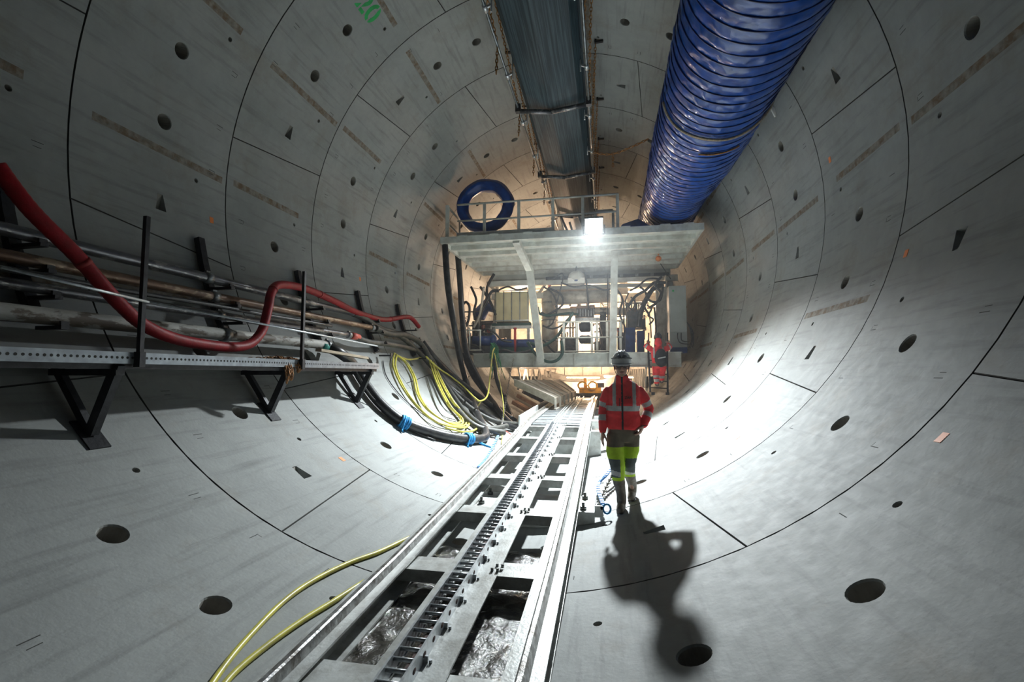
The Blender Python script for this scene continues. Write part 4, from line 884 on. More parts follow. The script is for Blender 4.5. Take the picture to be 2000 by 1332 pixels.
c = at(1126, 548, 15.7); MB().ell((c.x, 15.7, c.z+0.1), (0.27, 0.25, 0.22)).build('hood', 'gantry_paint', t); MB().box((c.x-0.27, 15.5, c.z-0.12), (c.x+0.27, 15.9, c.z+0.05)).build('lower_case', 'white_plastic', t); MB().ell((c.x, 15.49, c.z-0.03), (0.06, 0.01, 0.03)).build('badge', 'blue_paint', t); MB().cyl((c.x, 15.7, c.z+0.25), (c.x, 15.7, RZ-0.1), 0.03, 8).build('drop_rod', 'steel_grey', t)
# hoses and cables over the machinery
HO = [([(1088, 612), (1070, 618), (1058, 610), (1070, 614), (1098, 596), (1095, 575), (1070, 562)], 15.9, 0.035, 'black_rubber', 'black hose looped round the front of the beige vessel'),
      ([(1050, 600), (1055, 613), (1075, 616), (1110, 612), (1130, 614)], 15.7, 0.04, 'green_hose', 'dark green hose crossing the beige vessel'),
      ([(1120, 610), (1100, 640), (1085, 660), (1060, 675), (1035, 670)], 15.0, 0.05, 'green_hose', 'thick dark green hose sloping down across the leaning post'),
      ([(1030, 668), (1045, 690), (1065, 705), (1085, 705), (1098, 690), (1096, 665)], 14.0, 0.045, 'green_hose', 'thick dark green hose hanging in a deep loop below the deck edge'),
      ([(1080, 545), (1100, 535), (1092, 575), (1085, 600)], 15.6, 0.02, 'black_rubber', 'thin black cable hanging left of the white ventilator'),
      ([(1143, 532), (1147, 570), (1150, 605)], 15.6, 0.03, 'black_rubber', 'black cable hanging right of the white ventilator to the motor'),
      ([(1187, 535), (1187, 600), (1186, 640)], 15.8, 0.02, 'black_rubber', 'straight black cable just left of the upright post'),
      ([(1295, 555), (1275, 565), (1262, 585), (1252, 610), (1248, 640)], 15.3, 0.075, 'black_rubber', 'thick black cable bundle descending left of the ribbed panel'),
      ([(1290, 545), (1265, 545), (1245, 560), (1230, 568)], 15.4, 0.03, 'black_rubber', 'black cable swinging left from the cabinet corner'),
      ([(1295, 560), (1290, 585), (1276, 590), (1262, 582)], 15.2, 0.035, 'black_rubber', 'short black hose loop by the ribbed panel'),
      ([(1278, 600), (1281, 640), (1279, 680)], 15.4, 0.03, 'black_rubber', 'braided black cable hanging behind the climbing man'),
      ([(1268, 610), (1271, 640), (1272, 660)], 15.4, 0.018, 'black_rubber', 'thin black cable hanging left of the climbing man'),
      ([(965, 535), (952, 560), (950, 585), (935, 620)], 16.2, 0.05, 'black_rubber', 'black hose crossing above and left of the cream tank'),
      ([(938, 560), (958, 590), (968, 615)], 16.1, 0.045, 'black_rubber', 'black hose crossing the other way left of the cream tank'),
      ([(975, 568), (960, 570), (950, 590), (940, 610), (934, 640)], 16.0, 0.05, 'black_rubber', 'black hose bending down from the lid of the cream tank'),
      ([(905, 625), (903, 600), (910, 590), (917, 600), (915, 625), (908, 640)], 14.8, 0.04, 'black_rubber', 'coil of black hose at the far left of the deck'),
      ([(925, 640), (935, 620), (940, 600), (945, 560)], 15.5, 0.04, 'tank_paint', 'slanting beige pipe at the left end of the deck'),
      ([(1290, 515), (1300, 530), (1310, 545)], 14.8, 0.012, 'black_rubber', 'thin cable hanging from the orange beacon'),
      ([(1165, 560), (1185, 575), (1190, 580), (1200, 572)], 16.6, 0.02, 'black_rubber', 'slack black cables festooned behind the upright post')]
for pts, y, r, mt, lb in HO: hose('hose' if r > 0.03 else 'cable', lb, [at(u, v, y-0.02*i) for i, (u, v) in enumerate(pts)], r, mt, None, 8, 10)
CL = [([(1096, 552), (1120, 560), (1150, 557), (1180, 566), (1200, 562)], 15.6, .028, 'black hose draped across the bays just under the white ventilator'),
      ([(1062, 560), (1080, 575), (1088, 600), (1080, 630), (1066, 640)], 15.8, .03, 'black hose curling down the right side of the beige vessel'),
      ([(1060, 636), (1078, 642), (1096, 636), (1110, 622)], 15.3, .028, 'black hose across the lower part of the beige vessel'),
      ([(1062, 664), (1085, 688), (1110, 680), (1128, 688)], 15.4, .04, 'dark hose lying along the deck behind the left of the railing'),
      ([(1205, 566), (1216, 585), (1210, 612), (1220, 640), (1214, 672)], 15.5, .032, 'black hose winding down right beside the upright post'),
      ([(1228, 572), (1222, 590), (1234, 604), (1240, 590), (1232, 580)], 15.3, .022, 'black cable coil above the blue cased machine'),
      ([(1250, 560), (1262, 574), (1258, 596), (1266, 612)], 15.4, .035, 'black hose left of the hanging braided cable'),
      ([(1292, 540), (1280, 556), (1290, 572), (1283, 590), (1270, 600)], 15.1, .04, 'black hose twisting down from the beam at the cabinet corner'),
      ([(1300, 552), (1278, 552), (1262, 566), (1240, 580), (1226, 600)], 15.2, .045, 'heavy black hose swooping from the cabinet to the manifold'),
      ([(1264, 596), (1272, 604), (1266, 616), (1276, 624), (1268, 634)], 15.3, .026, 'knotted black cable above the climbing man'),
      ([(920, 560), (930, 585), (926, 610), (934, 640), (928, 668)], 15.6, .04, 'black hose down the far left bay behind the slanting beige pipe'),
      ([(938, 650), (950, 642), (966, 650), (980, 664), (1000, 668)], 15.1, .03, 'black hose over the top of the blue pump'),
      ([(966, 690), (985, 684), (1010, 690), (1040, 684)], 14.7, .045, 'dark hose lying along the front of the low blue tank'),
      ([(905, 660), (915, 672), (930, 676), (946, 690)], 14.9, .04, 'dark hose behind the small side railing'),
      ([(975, 566), (992, 560), (1010, 566), (1030, 562)], 16.0, .03, 'black hose laid over the lid of the cream tank'),
      ([(1098, 640), (1104, 660), (1100, 684)], 15.2, .03, 'short dark hose behind the first railing post'),
      ([(1170, 640), (1176, 664), (1168, 686)], 15.5, .03, 'short dark hose behind the railing, right of the drums')]
for pts, y, r, lb in CL: hose('hose' if r > .027 else 'cable', lb, [at(u, v, y-0.03*(i % 2)) for i, (u, v) in enumerate(pts)], r, 'black_rubber', None, 8, 10)
for k in range(5): hose('cable', 'grey cable sagging left of the upright post, '+['topmost', 'second from the top', 'middle one', 'second lowest', 'lowest'][4-k]+' of five', [at(1160+2*k, 570+2.5*k, 17), at(1172+2*k, 584+4*k, 17), at(1188, 586+4*k, 17), at(1200, 580+3*k, 17)], 0.012, 'dark_machine', 'sagging cables left of the upright post', 6, 6)
rnd = random.Random(4); FIT = []
for k in range(26):             # pipe runs, brackets and small gear seen against the glow
    u = rnd.choice([rnd.uniform(1090, 1190), rnd.uniform(1205, 1300), rnd.uniform(925, 965)]); FIT.append((u, rnd.uniform(590, 675), rnd.uniform(16.6, 17.8), rnd.uniform(0.15, 0.6), k % 3))
ORD = ['leftmost', 'second', 'third', 'fourth', 'fifth', 'sixth', 'seventh', 'eighth', 'ninth', 'tenth']; cnt = [0, 0, 0]
for u, v, y, h, kind_ in sorted(FIT):
    p = at(u, v, y); nm, ds = [('standpipe', 'upright dark pipe with a grey flange'), ('branch_pipe', 'short level brown pipe with an end flange'), ('junction_box', 'small dark junction box on a rod')][kind_]
    o_ = ORD[cnt[kind_]]; cnt[kind_] += 1
    t = thing(nm, ds+', '+o_+(' of its kind' if o_ == 'leftmost' else ' of its kind from the left'), 'fitting', p, 'small fittings among the lit machinery')
    if kind_ == 0: MB().cyl(p, p+Vector((0, 0, h)), 0.035, 8).build('pipe', 'dark_machine', t); MB().cyl(p+Vector((0, 0, h*0.5-0.03)), p+Vector((0, 0, h*0.5+0.03)), 0.07, 10).build('flange', 'steel_grey', t)
    elif kind_ == 1: MB().cyl(p, p+Vector((h, 0, 0)), 0.03, 8).build('pipe', 'brown_machine', t); MB().cyl(p+Vector((h-0.03, 0, 0)), p+Vector((h+0.03, 0, 0)), 0.06, 10).build('flange', 'dark_machine', t)
    else: MB().box(p, p+Vector((h*0.5, 0.15, h*0.45))).build('box', 'dark_machine', t); MB().cyl(p+Vector((h*.25, .05, 0)), p+Vector((h*.25, .05, -0.3)), 0.02, 6).build('pipe', 'steel_grey', t)
# larger dark gear that fills the bays of the gantry
def manifold(name, lb, u0, u1, v0, v1, y, n, seed, mt='dark_machine'):
    rn = random.Random(seed); a, b = at(u0, v0, y), at(u1, v1, y); t = thing(name, lb, 'manifold', (a.x, y, b.z)); W_, H_ = b.x-a.x, a.z-b.z
    MB().box((a.x, y+0.15, b.z), (b.x, y+0.35, b.z+H_*0.35)).build('block', mt, t)
    for k in range(n):
        x = a.x+W_*(k+0.5)/n; z = b.z+H_*(0.35+0.6*rn.random()); MB().cyl((x, y+0.2, b.z), (x, y+0.2, z), rn.uniform(0.018, 0.04), 8).build('riser', rn.choice(['dark_machine', 'steel_grey', 'brown_machine', 'tank_paint']), t)
        MB().tube([(x+0.05*math.cos(q), y+0.1, z-0.08+0.05*math.sin(q)) for q in [2*math.pi*i/10 for i in range(10)]], 0.010, 5, closed=True).build('handwheel', rn.choice(['dark_machine', 'red_paint', 'steel_grey']), t)
    for k in range(3): z = b.z+H_*(0.3+0.28*k+0.06*rn.random()); MB().cyl((a.x, y+0.25, z), (b.x, y+0.25, z), rn.uniform(0.02, 0.035), 8).build('header_pipe', rn.choice(['dark_machine', 'tank_paint', 'steel_grey']), t)
manifold('valve_manifold', 'dense dark valve manifold right of the upright post, above the blue casings', 1205, 1222, 572, 690, 15.9, 4, 1)
manifold('valve_manifold', 'dark manifold of risers on top of the blue cased machine', 1222, 1262, 585, 642, 15.6, 8, 2)
manifold('valve_manifold', 'brown and grey manifold behind the deck railing, left of the black motor', 1093, 1127, 606, 690, 16.4, 6, 3)
manifold('valve_manifold', 'dark manifold behind the deck railing, right of the black motor', 1160, 1190, 622, 690, 16.6, 6, 4)
manifold('valve_manifold', 'cluster of dark valves at the left end of the deck above the side railing', 903, 935, 600, 686, 15.6, 6, 5)
manifold('valve_manifold', 'row of dark risers between the blue pump and the tank stand', 940, 966, 628, 660, 16.0, 5, 6)
# lit interior: bulkhead, partitions, fluorescent fittings
t = thing('bulkhead', 'pale steel partition glowing warm behind the machinery', 'partition', (0, 21.5, -1))
for k in range(8): x = -3.2+0.8*k; MB().box((x, 21.4+0.04*(k % 2), -2.6), (x+0.78, 21.5, 2.6)).build('panel', 'cream_paint', t)
MB().box((-3.0, 16.4, 0.66), (3.1, 21.3, 0.70)).build('ceiling_plate', 'cream_paint', g)
MB().box((2.86, 15.9, DZ), (2.90, 21.3, 0.7)).build('spill_screen', 'cream_paint', g)  # plate added to keep the warm lamps off the right-hand lining
for i, (x, y, z, l) in enumerate([(-2.3, 17.9, 0.52, 1.2), (0.15, 18.3, 0.50, 1.3), (1.9, 17.6, 0.48, 1.2), (-0.4, 17.0, -2.62, 1.2), (0.9, 17.6, -2.62, 1.2), (0.6, 20.2, -0.2, 1.4), (-1.0, 20.4, 0.3, 1.2)]):
    t = thing('tube_light', ['left', 'middle', 'right', 'left lower', 'right lower', 'rear', 'far rear'][i]+' fluorescent tube fitting inside the gantry', 'lamp', (x, y, z))
    MB().box((x, y-0.06, z+0.02), (x+l, y+0.06, z+0.08)).build('casing', 'white_plastic', t); MB().cyl((x+0.03, y, z), (x+l-0.03, y, z), 0.025, 8).build('tube', 'tube_glow', t)
# green ropes tuft
m = MB(); rnd = random.Random(3)
for k in range(34):
    u0 = 962+rnd.uniform(-4, 6); p0_ = at(u0, 672+rnd.uniform(-3, 6), 13.95); u1 = u0+rnd.uniform(-12, 26)*rnd.random(); v1 = rnd.uniform(700, 742) if k < 20 else rnd.uniform(688, 702); p2_ = at(u1, v1, 13.9+rnd.uniform(-.1, .1))
    m.tube(spline([p0_, p0_.lerp(p2_, 0.5)+Vector((rnd.uniform(-.05, .08), 0, 0.03)), p2_], 4), 0.009, 5)
m.build('rope_tuft', 'green_rope', None, 'tuft of frayed green ropes hanging from the left front edge of the deck', 'rope')
# ------------------------------------------------------------------ under the deck: lattice frames, segment feeder, waiting segments, yellow lifting beam
def lattice(name, lb, P, Q, z0, z1, n, y):
    t = thing(name, lb, 'truss', (P.x, P.y, z0))
    for z in (z0, z1): MB().beam((P.x, P.y, z), (Q.x, Q.y, z), 0.07, 0.07).build('chord', 'cream_paint', t)
    for i in range(n):
        a = P.lerp(Q, i/n); b = P.lerp(Q, (i+0.5)/n); c = P.lerp(Q, (i+1)/n)
        MB().beam((a.x, a.y, z1), (b.x, b.y, z0), 0.045, 0.045, Vector((0, 1, 0))).build('diagonal', 'cream_paint', t); MB().beam((b.x, b.y, z0), (c.x, c.y, z1), 0.045, 0.045, Vector((0, 1, 0))).build('diagonal', 'cream_paint', t)
lattice('lattice_frame', 'warm-lit lattice frame under the left side of the deck', at(1012, 713, 14.6), at(1085, 716, 19.5), -2.95, DZ-0.42, 6, 0)
lattice('lattice_frame', 'warm-lit lattice frame under the right side of the deck, beyond the man in red', at(1262, 712, 14.8), at(1228, 716, 19.0), -2.95, DZ-0.42, 8, 0)
t = thing('segment_feeder', 'sloping ribbed steel feeder table on the left of the upper track', 'feeder', (-1.3, 13.5, -3.3))
A, B, Cc, Dd = at(1010, 738, 13.6), at(1095, 742, 15.8), at(1117, 760, 15.2), at(1083, 778, 12.4)
A = at(1004, 742, 12.8); Cc = at(1122, 764, 15.6); B = at(1092, 742, 16.0)
m = MB(); dn = Vector((0, 0, -0.16)); m.add([A, B, Cc, Dd, A+dn, B+dn, Cc+dn, Dd+dn], [(0,1,2,3),(7,6,5,4),(0,4,5,1),(1,5,6,2),(2,6,7,3),(3,7,4,0)]); m.build('table', 'tank_paint', t)
for i in range(6):
    k = i/5.0; MB().beam(A.lerp(B, k)+Vector((0, 0, 0.02)), Dd.lerp(Cc, k)+Vector((0, 0, 0.02)), 0.035, 0.03).build('rib', 'cream_paint', t)
    p = Dd.lerp(Cc, k); MB().box((p.x, p.y-0.02, p.z-0.26), (p.x+0.05, p.y+0.02, p.z)).build('edge_rib', 'cream_paint', t)
MB().beam(Dd+Vector((0, 0, -0.3)), Cc+Vector((0, 0, -0.3)), 0.06, 0.06).build('edge_beam', 'cream_paint', t)
t = thing('timber_stack', 'stack of dark beams lying on the lining left of the upper track', 'beam', at(1025, 775, 11.8))
for k, (a_, b_) in enumerate([((1010, 772), (1062, 800)), ((1022, 765), (1068, 788)), ((1004, 785), (1050, 812)), ((1030, 758), (1075, 782))]): MB().beam(wall(*a_, 3.98-0.05*(k % 2)), wall(*b_, 4.0-0.05*(k % 2)), 0.22, 0.12).build('beam', 'dark_machine' if k % 2 else 'brown_machine', t)
def loose_segment(lb, c, w2, a0, a1, y, ln, lift):
    m = MB(); vs = []; n_ = 16
    for j in range(2):
        for i in range(n_+1):
            a = math.radians(a0+(a1-a0)*i/n_)
            for rr in (R-0.02, R-0.40): vs.append((rr*math.sin(a), y+j*ln, -rr*math.cos(a)+lift))
    fs = []; k = 2*(n_+1)
    for i in range(n_):
        b = 2*i; fs += [(b, b+2, b+3, b+1), (k+b+1, k+b+3, k+b+2, k+b), (b+1, b+3, k+b+3, k+b+1), (b+2, b, k+b, k+b+2)]
    fs += [(0, 1, k+1, k), (2*n_+1, 2*n_, k+2*n_, k+2*n_+1)]
    m.add(vs, fs); return m.build('lining_stone', 'cream_paint', None, lb, 'segment', 'curved concrete segments waiting under the gantry')
loose_segment('curved concrete segment waiting under the gantry, nearest of the stack', 0, 0, -22, 20, 17.4, 1.2, 0.96)
loose_segment('curved concrete segment waiting under the gantry, behind the nearest one', 0, 0, -20, 22, 18.9, 1.2, 1.15)
t = thing('lifting_beam', 'yellow lifting beam with round pads on the track under the gantry', 'lifting beam', at(1150, 768, 16.2))
a, b = at(1131, 757, 16.2), at(1174, 768, 16.2); MB().box((a.x, 16.2, b.z), (b.x, 16.6, a.z)).build('beam_body', 'yellow_paint', t)
for u in (1138, 1158): c = at(u, 753, 16.3); MB().tube([(c.x+0.14*math.cos(q), 16.15, c.z+0.12*math.sin(q)) for q in [2*math.pi*i/16 for i in range(16)]], 0.03, 8, closed=True).build('pad_ring', 'yellow_paint', t)
MB().box((at(1140, 740, 16.4).x, 16.4, b.z), (at(1146, 740, 16.4).x, 16.5, at(1140, 738, 16.4).z)).build('mast', 'yellow_paint', t); MB().box((at(1163, 750, 16.3).x, 16.3, at(1163, 757, 16.3).z), (at(1180, 750, 16.3).x, 16.5, at(1163, 748, 16.3).z)).build('control_box', 'dark_machine', t)
# ladder for the climbing man
t = thing('access_ladder', 'dark steel ladder hanging from the right end of the deck to the lining', 'ladder', (2.7, 14.0, -3.1))
lt, lb_ = [(at(1266, 680, 14.0), at(1270, 766, 14.0)), (at(1303, 680, 14.0), at(1304, 768, 13.9))], 0
for p, q in lt: MB().beam(p, q, 0.05, 0.04, Vector((0, 1, 0))).build('stile', 'black_steel', t)
for k in range(6): f = 0.12+k*0.155; MB().cyl(lt[0][0].lerp(lt[0][1], f), lt[1][0].lerp(lt[1][1], f), 0.014, 8).build('rung', 'black_steel', t)
for p, q in ((at(1267, 650, 14.0), at(1266, 685, 14.0)), (at(1304, 650, 14.0), at(1303, 685, 14.0))): MB().cyl(p, q, 0.018, 8).build('handrail', 'black_steel', t)
for u in (1272, 1300): MB().box(at(u, 766, 13.95), at(u+6, 771, 14.1)).build('foot', 'black_steel', t)

# ------------------------------------------------------------------ people
def remesh(mb, voxel, smooth=3, name='m'):
    me = bpy.data.meshes.new(name); me.from_pydata(mb.v, [], mb.f)
    bm = bmesh.new(); bm.from_mesh(me); bmesh.ops.recalc_face_normals(bm, faces=bm.faces); bm.to_mesh(me); bm.free()
    o = bpy.data.objects.new(name, me); col.objects.link(o)
    md = o.modifiers.new('r', 'REMESH'); md.mode = 'VOXEL'; md.voxel_size = voxel
    if smooth: s_ = o.modifiers.new('s', 'SMOOTH'); s_.iterations = smooth; s_.factor = 0.5
    dg2 = bpy.context.evaluated_depsgraph_get(); out = bpy.data.meshes.new_from_object(o.evaluated_get(dg2))
    bpy.data.objects.remove(o); bpy.data.meshes.remove(me)
    return out
def paint(me, mats, fn, wrinkle=0, ws=10):
    for k in mats: me.materials.append(M[k])
    if wrinkle:
        ns = [v.normal.copy() for v in me.vertices]
        for v, n_ in zip(me.vertices, ns): v.co += n_*wrinkle*noise.fractal(v.co*ws, 1, 2, 3)
    for p in me.polygons: p.use_smooth = True; p.material_index = fn(p.center, p.normal)
    return me
def limb(mb, pts, rad, n=16, flat=1.0, up=None):
    """tapered rounded tube; rad per point; flat squeezes the depth (world Y)"""
    pts = [Vector(p) for p in pts]; P = []; Rr = []
    d0 = (pts[0]-pts[1]).normalized(); d1 = (pts[-1]-pts[-2]).normalized()
    P += [pts[0]+d0*rad[0]*0.9, pts[0]+d0*rad[0]*0.6]; Rr += [rad[0]*0.3, rad[0]*0.8]
    P += pts; Rr += list(rad); P += [pts[-1]+d1*rad[-1]*0.6, pts[-1]+d1*rad[-1]*0.9]; Rr += [rad[-1]*0.8, rad[-1]*0.3]
    b = len(mb.v); mb.tube(P, Rr, n)
    if flat != 1.0:
        for i in range(b, len(mb.v)):
            x, y, z = mb.v[i]; k = (i-b)//n; c = P[k]; mb.v[i] = (x, c.y+(y-c.y)*flat, z)
    return mb
def loft(mb, secs, n=28):        # horizontal sections (cx, cy, z, rx, ry)
    vs = []; fs = []
    for cx, cy, z, rx, ry in secs:
        for i in range(n):
            a = 2*math.pi*i/n; c, s_ = math.cos(a), math.sin(a); e = 0.85
            vs.append((cx+rx*math.copysign(abs(c)**e, c), cy+ry*math.copysign(abs(s_)**e, s_), z))
    for j in range(len(secs)-1):
        for i in range(n): fs.append((j*n+i, j*n+(i+1) % n, (j+1)*n+(i+1) % n, (j+1)*n+i))
    fs.append(tuple(range(n-1, -1, -1))); fs.append(tuple((len(secs)-1)*n+i for i in range(n)))
    return mb.add(vs, fs)
def hand(mb, wrist, d, side, palm_n, s=1.0, curl=0.5):
    """relaxed hand: d points to the fingertips, side towards the thumb, palm_n out of the palm"""
    d = d.normalized(); side = (side-d*side.dot(d)).normalized(); pn = d.cross(side).normalized()
    if pn.dot(palm_n) < 0: pn = -pn
    for k in range(4): limb(mb, [wrist+side*(0.026-0.0175*k)*s*0.7, wrist+d*0.085*s+side*(0.030-0.020*k)*s], [0.015*s, 0.0135*s], 10)
    L_ = [0.072, 0.080, 0.075, 0.058]
    for k in range(4):
        b0 = wrist+d*0.085*s+side*(0.030-0.020*k)*s; q = b0; dd = d.copy(); pts = [q]
        for j in range(3):
            c = curl*(0.25+0.35*j)+0.05*k; dd = (d*math.cos(c)+pn*math.sin(c)).normalized(); q = q+dd*L_[k]*s*(0.42, 0.32, 0.26)[j]; pts.append(q)
        limb(mb, pts, [0.0098*s, 0.0092*s, 0.0085*s, 0.0072*s], 8)
    t0 = wrist+d*0.025*s+side*0.026*s; dt = (d*0.75+side*0.55+pn*0.35).normalized(); t1 = t0+dt*0.045*s; t2 = t1+(d*0.9+side*0.15+pn*0.4).normalized()*0.032*s; t3 = t2+(d*0.95+pn*0.35).normalized()*0.022*s
    limb(mb, [t0, t1, t2, t3], [0.014*s, 0.0115*s, 0.010*s, 0.0085*s], 8)
def head(mb, c, s=1.0, f=Vector((0, -1, 0))):
    """head centred at c (middle of the skull), face towards -Y"""
    c = Vector(c)
    mb.ell(c+Vector((0, 0.010, 0.020))*s, (0.076*s, 0.095*s, 0.098*s), 0, 24, 18)
    mb.ell(c+Vector((0, -0.018, -0.045))*s, (0.060*s, 0.068*s, 0.074*s), 0, 20, 14)
    mb.ell(c+Vector((0, -0.058, -0.098))*s, (0.026*s, 0.022*s, 0.020*s), 0, 12, 8)          # chin
    limb(mb, [c+Vector((0, -0.086, 0.008))*s, c+Vector((0, -0.098, -0.022))*s, c+Vector((0, -0.104, -0.036))*s], [0.008*s, 0.011*s, 0.013*s], 10)   # nose
    for q in (-1, 1):
        mb.ell(c+Vector((q*0.013, -0.092, -0.040))*s, (0.009*s, 0.011*s, 0.008*s), 0, 8, 6)
        mb.ell(c+Vector((q*0.030, -0.074, 0.024))*s, (0.026*s, 0.014*s, 0.008*s), 0, 12, 8)     # brow
        mb.ell(c+Vector((q*0.042, -0.058, -0.028))*s, (0.024*s, 0.022*s, 0.020*s), 0, 12, 8)    # cheek
        mb.ell(c+Vector((q*0.079, 0.010, -0.010))*s, (0.009*s, 0.020*s, 0.032*s), 0, 10, 8)     # ear
    mb.ell(c+Vector((0, -0.082, -0.064))*s, (0.025*s, 0.012*s, 0.007*s), 0, 12, 8); mb.ell(c+Vector((0, -0.080, -0.074))*s, (0.022*s, 0.012*s, 0.007*s), 0, 12, 8)   # lips
PY = 5.63                       # distance of the walking man
def pp(u, v, dy=0.0): return at(u, v, PY+dy)
HC = pp(1214, 716); HC.z += 0.0
shL, shR = pp(1189, 763, 0.02), pp(1248, 763, 0.04)
elL, elR = pp(1178, 802, 0.04), pp(1268, 799, 0.09)
wrL, wrR = pp(1177, 843, -0.02), pp(1257, 831, 0.0)
hipL, hipR = pp(1203, 852, 0.0), pp(1232, 852, 0.03)
knL, knR = pp(1205, 908, -0.05), pp(1226, 903, 0.06)
anL, anR = pp(1214, 977, -0.02), pp(1231, 957, 0.40)
gl = wall(1212, 997); footz = -4.0
anL = Vector((anL.x, PY+0.0, wall(1212, 995).z+0.10)); a_ = wall(1237, 972); anR = Vector((a_.x-0.01, a_.y, a_.z+0.10))
body = MB()
head(body, HC, 1.0)
limb(body, [HC+Vector((0, 0.02, -0.08)), (HC.x, PY+0.03, shL.z-0.0)], [0.052, 0.058], 16)
tc = (shL.x+shR.x)/2
loft(body, [(tc, PY+.03, shL.z+.02, .10, .07), (tc, PY+.03, shL.z-.04, .16, .09), (tc, PY+.03, shL.z-.2, .15, .10), (tc, PY+.03, shL.z-.4, .13, .09), ((hipL.x+hipR.x)/2, PY+.03, hipL.z+.05, .14, .10), ((hipL.x+hipR.x)/2, PY+.03, hipL.z-.06, .13, .09)])
for sh, el, wr in ((shL, elL, wrL), (shR, elR, wrR)): limb(body, [sh, el, wr], [.042, .036, .026])
for hp, kn, an in ((hipL, knL, anL), (hipR, knR, anR)):
    limb(body, [hp, kn, an], [.065, .038, .024]); limb(body, [an+Vector((0, .03, -.05)), an+Vector((-.02, -.13, -.07))], [.032, .028])
hand(body, wrL, pp(1176, 868, -.06)-wrL, Vector((0.25, -1, 0)), Vector((1, 0.2, 0)), 1.0, 0.35)
hand(body, wrR, pp(1249, 846, -.03)-wrR, Vector((-0.35, -1, 0)), Vector((-1, 0.2, 0)), 1.0, 1.0)
me = remesh(body, 0.0052, 2, 'man')
def skinmat(c, n_):
    d = c-HC
    if d.y < -0.05 and abs(d.z+0.069) < 0.009 and abs(d.x) < 0.024: return 1
    for q in (-1, 1):
        if d.y < -0.04 and (d.x-q*0.031)**2+(d.z-0.004)**2*3 < 0.0135**2: return 3 if (d.x-q*0.031)**2+(d.z-0.004)**2 < 0.0055**2 else 2
        if d.y < -0.04 and abs(d.x-q*0.031) < 0.02 and 0.018 < d.z < 0.028: return 3
    if d.z > -0.03 and d.y > 0.02 and abs(d.x) < 0.3 and d.z < 0.3 and abs(d.x) < 0.076: return 3
    return 0
paint(me, ['skin', 'lip', 'eye_white', 'hair'], skinmat)
man = bpy.data.objects.new('person', me); col.objects.link(man); OFF[man.name] = Vector((0, 0, 0))
tag(man, 'man in orange-red high-visibility jacket, white helmet and khaki trousers walking beside the track', 'person')
def cloth(name, mb, voxel, mats, fn, parent, label=None, wr=0.004, ws=9, sm=4):
    me = paint(remesh(mb, voxel, sm, name), mats, fn, wr, ws); o = bpy.data.objects.new(name, me); link(o, parent); return tag(o, label)
# jacket
hem = pp(1219, 838).z; jk = MB(); sz = shL.z; cx = pp(1216, 800).x
loft(jk, [(pp(1219, 838).x, PY+.04, hem, .178, .135), (pp(1219, 830).x, PY+.04, hem+.03, .190, .145), (cx+.01, PY+.04, hem+.14, .184, .140), (cx, PY+.04, sz-.26, .184, .140), (tc+.005, PY+.03, sz-.14, .178, .135), (tc, PY+.03, sz-.06, .180, .120), (tc, PY+.03, sz+.01, .180, .108), (tc, PY+.03, sz+.045, .168, .100), (tc, PY+.028, sz+.075, .140, .092), (tc, PY+.025, sz+.105, .098, .084), (HC.x, PY+.02, sz+.125, .080, .076)])
limb(jk, [(HC.x, PY+.03, sz+.06), (HC.x, PY+.01, sz+.128)], [.092, .082], 20)
for sh, el, wr, q in ((shL, elL, wrL, -1), (shR, elR, wrR, 1)):
    a = sh+Vector((0, 0.02, -.01)); m_ = a.lerp(el, 0.5)+Vector((q*0.012, 0, 0)); f_ = el.lerp(wr, 0.5); limb(jk, [a, m_, el, f_, wr.lerp(el, 0.06)], [.066, .064, .056, .052, .043], 20)
def jm(c, n_):
    x = c.x-(tc+0.0); z = c.z; onarm = (c.x < shL.x+0.0-0.005 and z < sz-0.13) or (c.x > shR.x+0.012 and z < sz-0.10)
    uu = (c.x-tc)
    if z > sz+0.175 and abs(uu) < 0.2: return 2
    if abs(c.x-(HC.x+ (hem+.4-z)*-0.00)) < 0.009 and c.y < PY and not onarm: return 2
    # torso bands
    ua = Vector((c.x, 0, c.z))
    for sh, el, wr, q in ((shL, elL, wrL, -1), (shR, elR, wrR, 1)):
        ax = el-sh; t_ = (c-sh).dot(ax)/ax.length_squared
        lim = sh.x-0.035 if q < 0 else sh.x+0.028
        if (c.x-lim)*q > 0:
            if 0.58 < t_ < 0.80 and (c-(sh+ax*t_)).length < 0.12: return 1
            ax2 = wr-el; t2 = (c-el).dot(ax2)/ax2.length_squared
            if 0.22 < t2 < 0.50 and (c-(el+ax2*t2)).length < 0.10: return 1
    inside = shL.x-0.03 < c.x < shR.x+0.03
    if inside and hem+0.205 < z < hem+0.262: return 1
    if inside and z > hem+0.262 and (0.088 < abs(uu) < 0.128): return 1
    if n_.y < -0.3 and abs(uu+0.052) < 0.005 and sz-0.20 < z < sz-0.08: return 2
    return 0
jacket = cloth('jacket', jk, 0.0072, ['hivis_red', 'reflective', 'black_cloth'], jm, man, 'orange-red jacket with silver bands and black zip', 0.007, 8, 3)
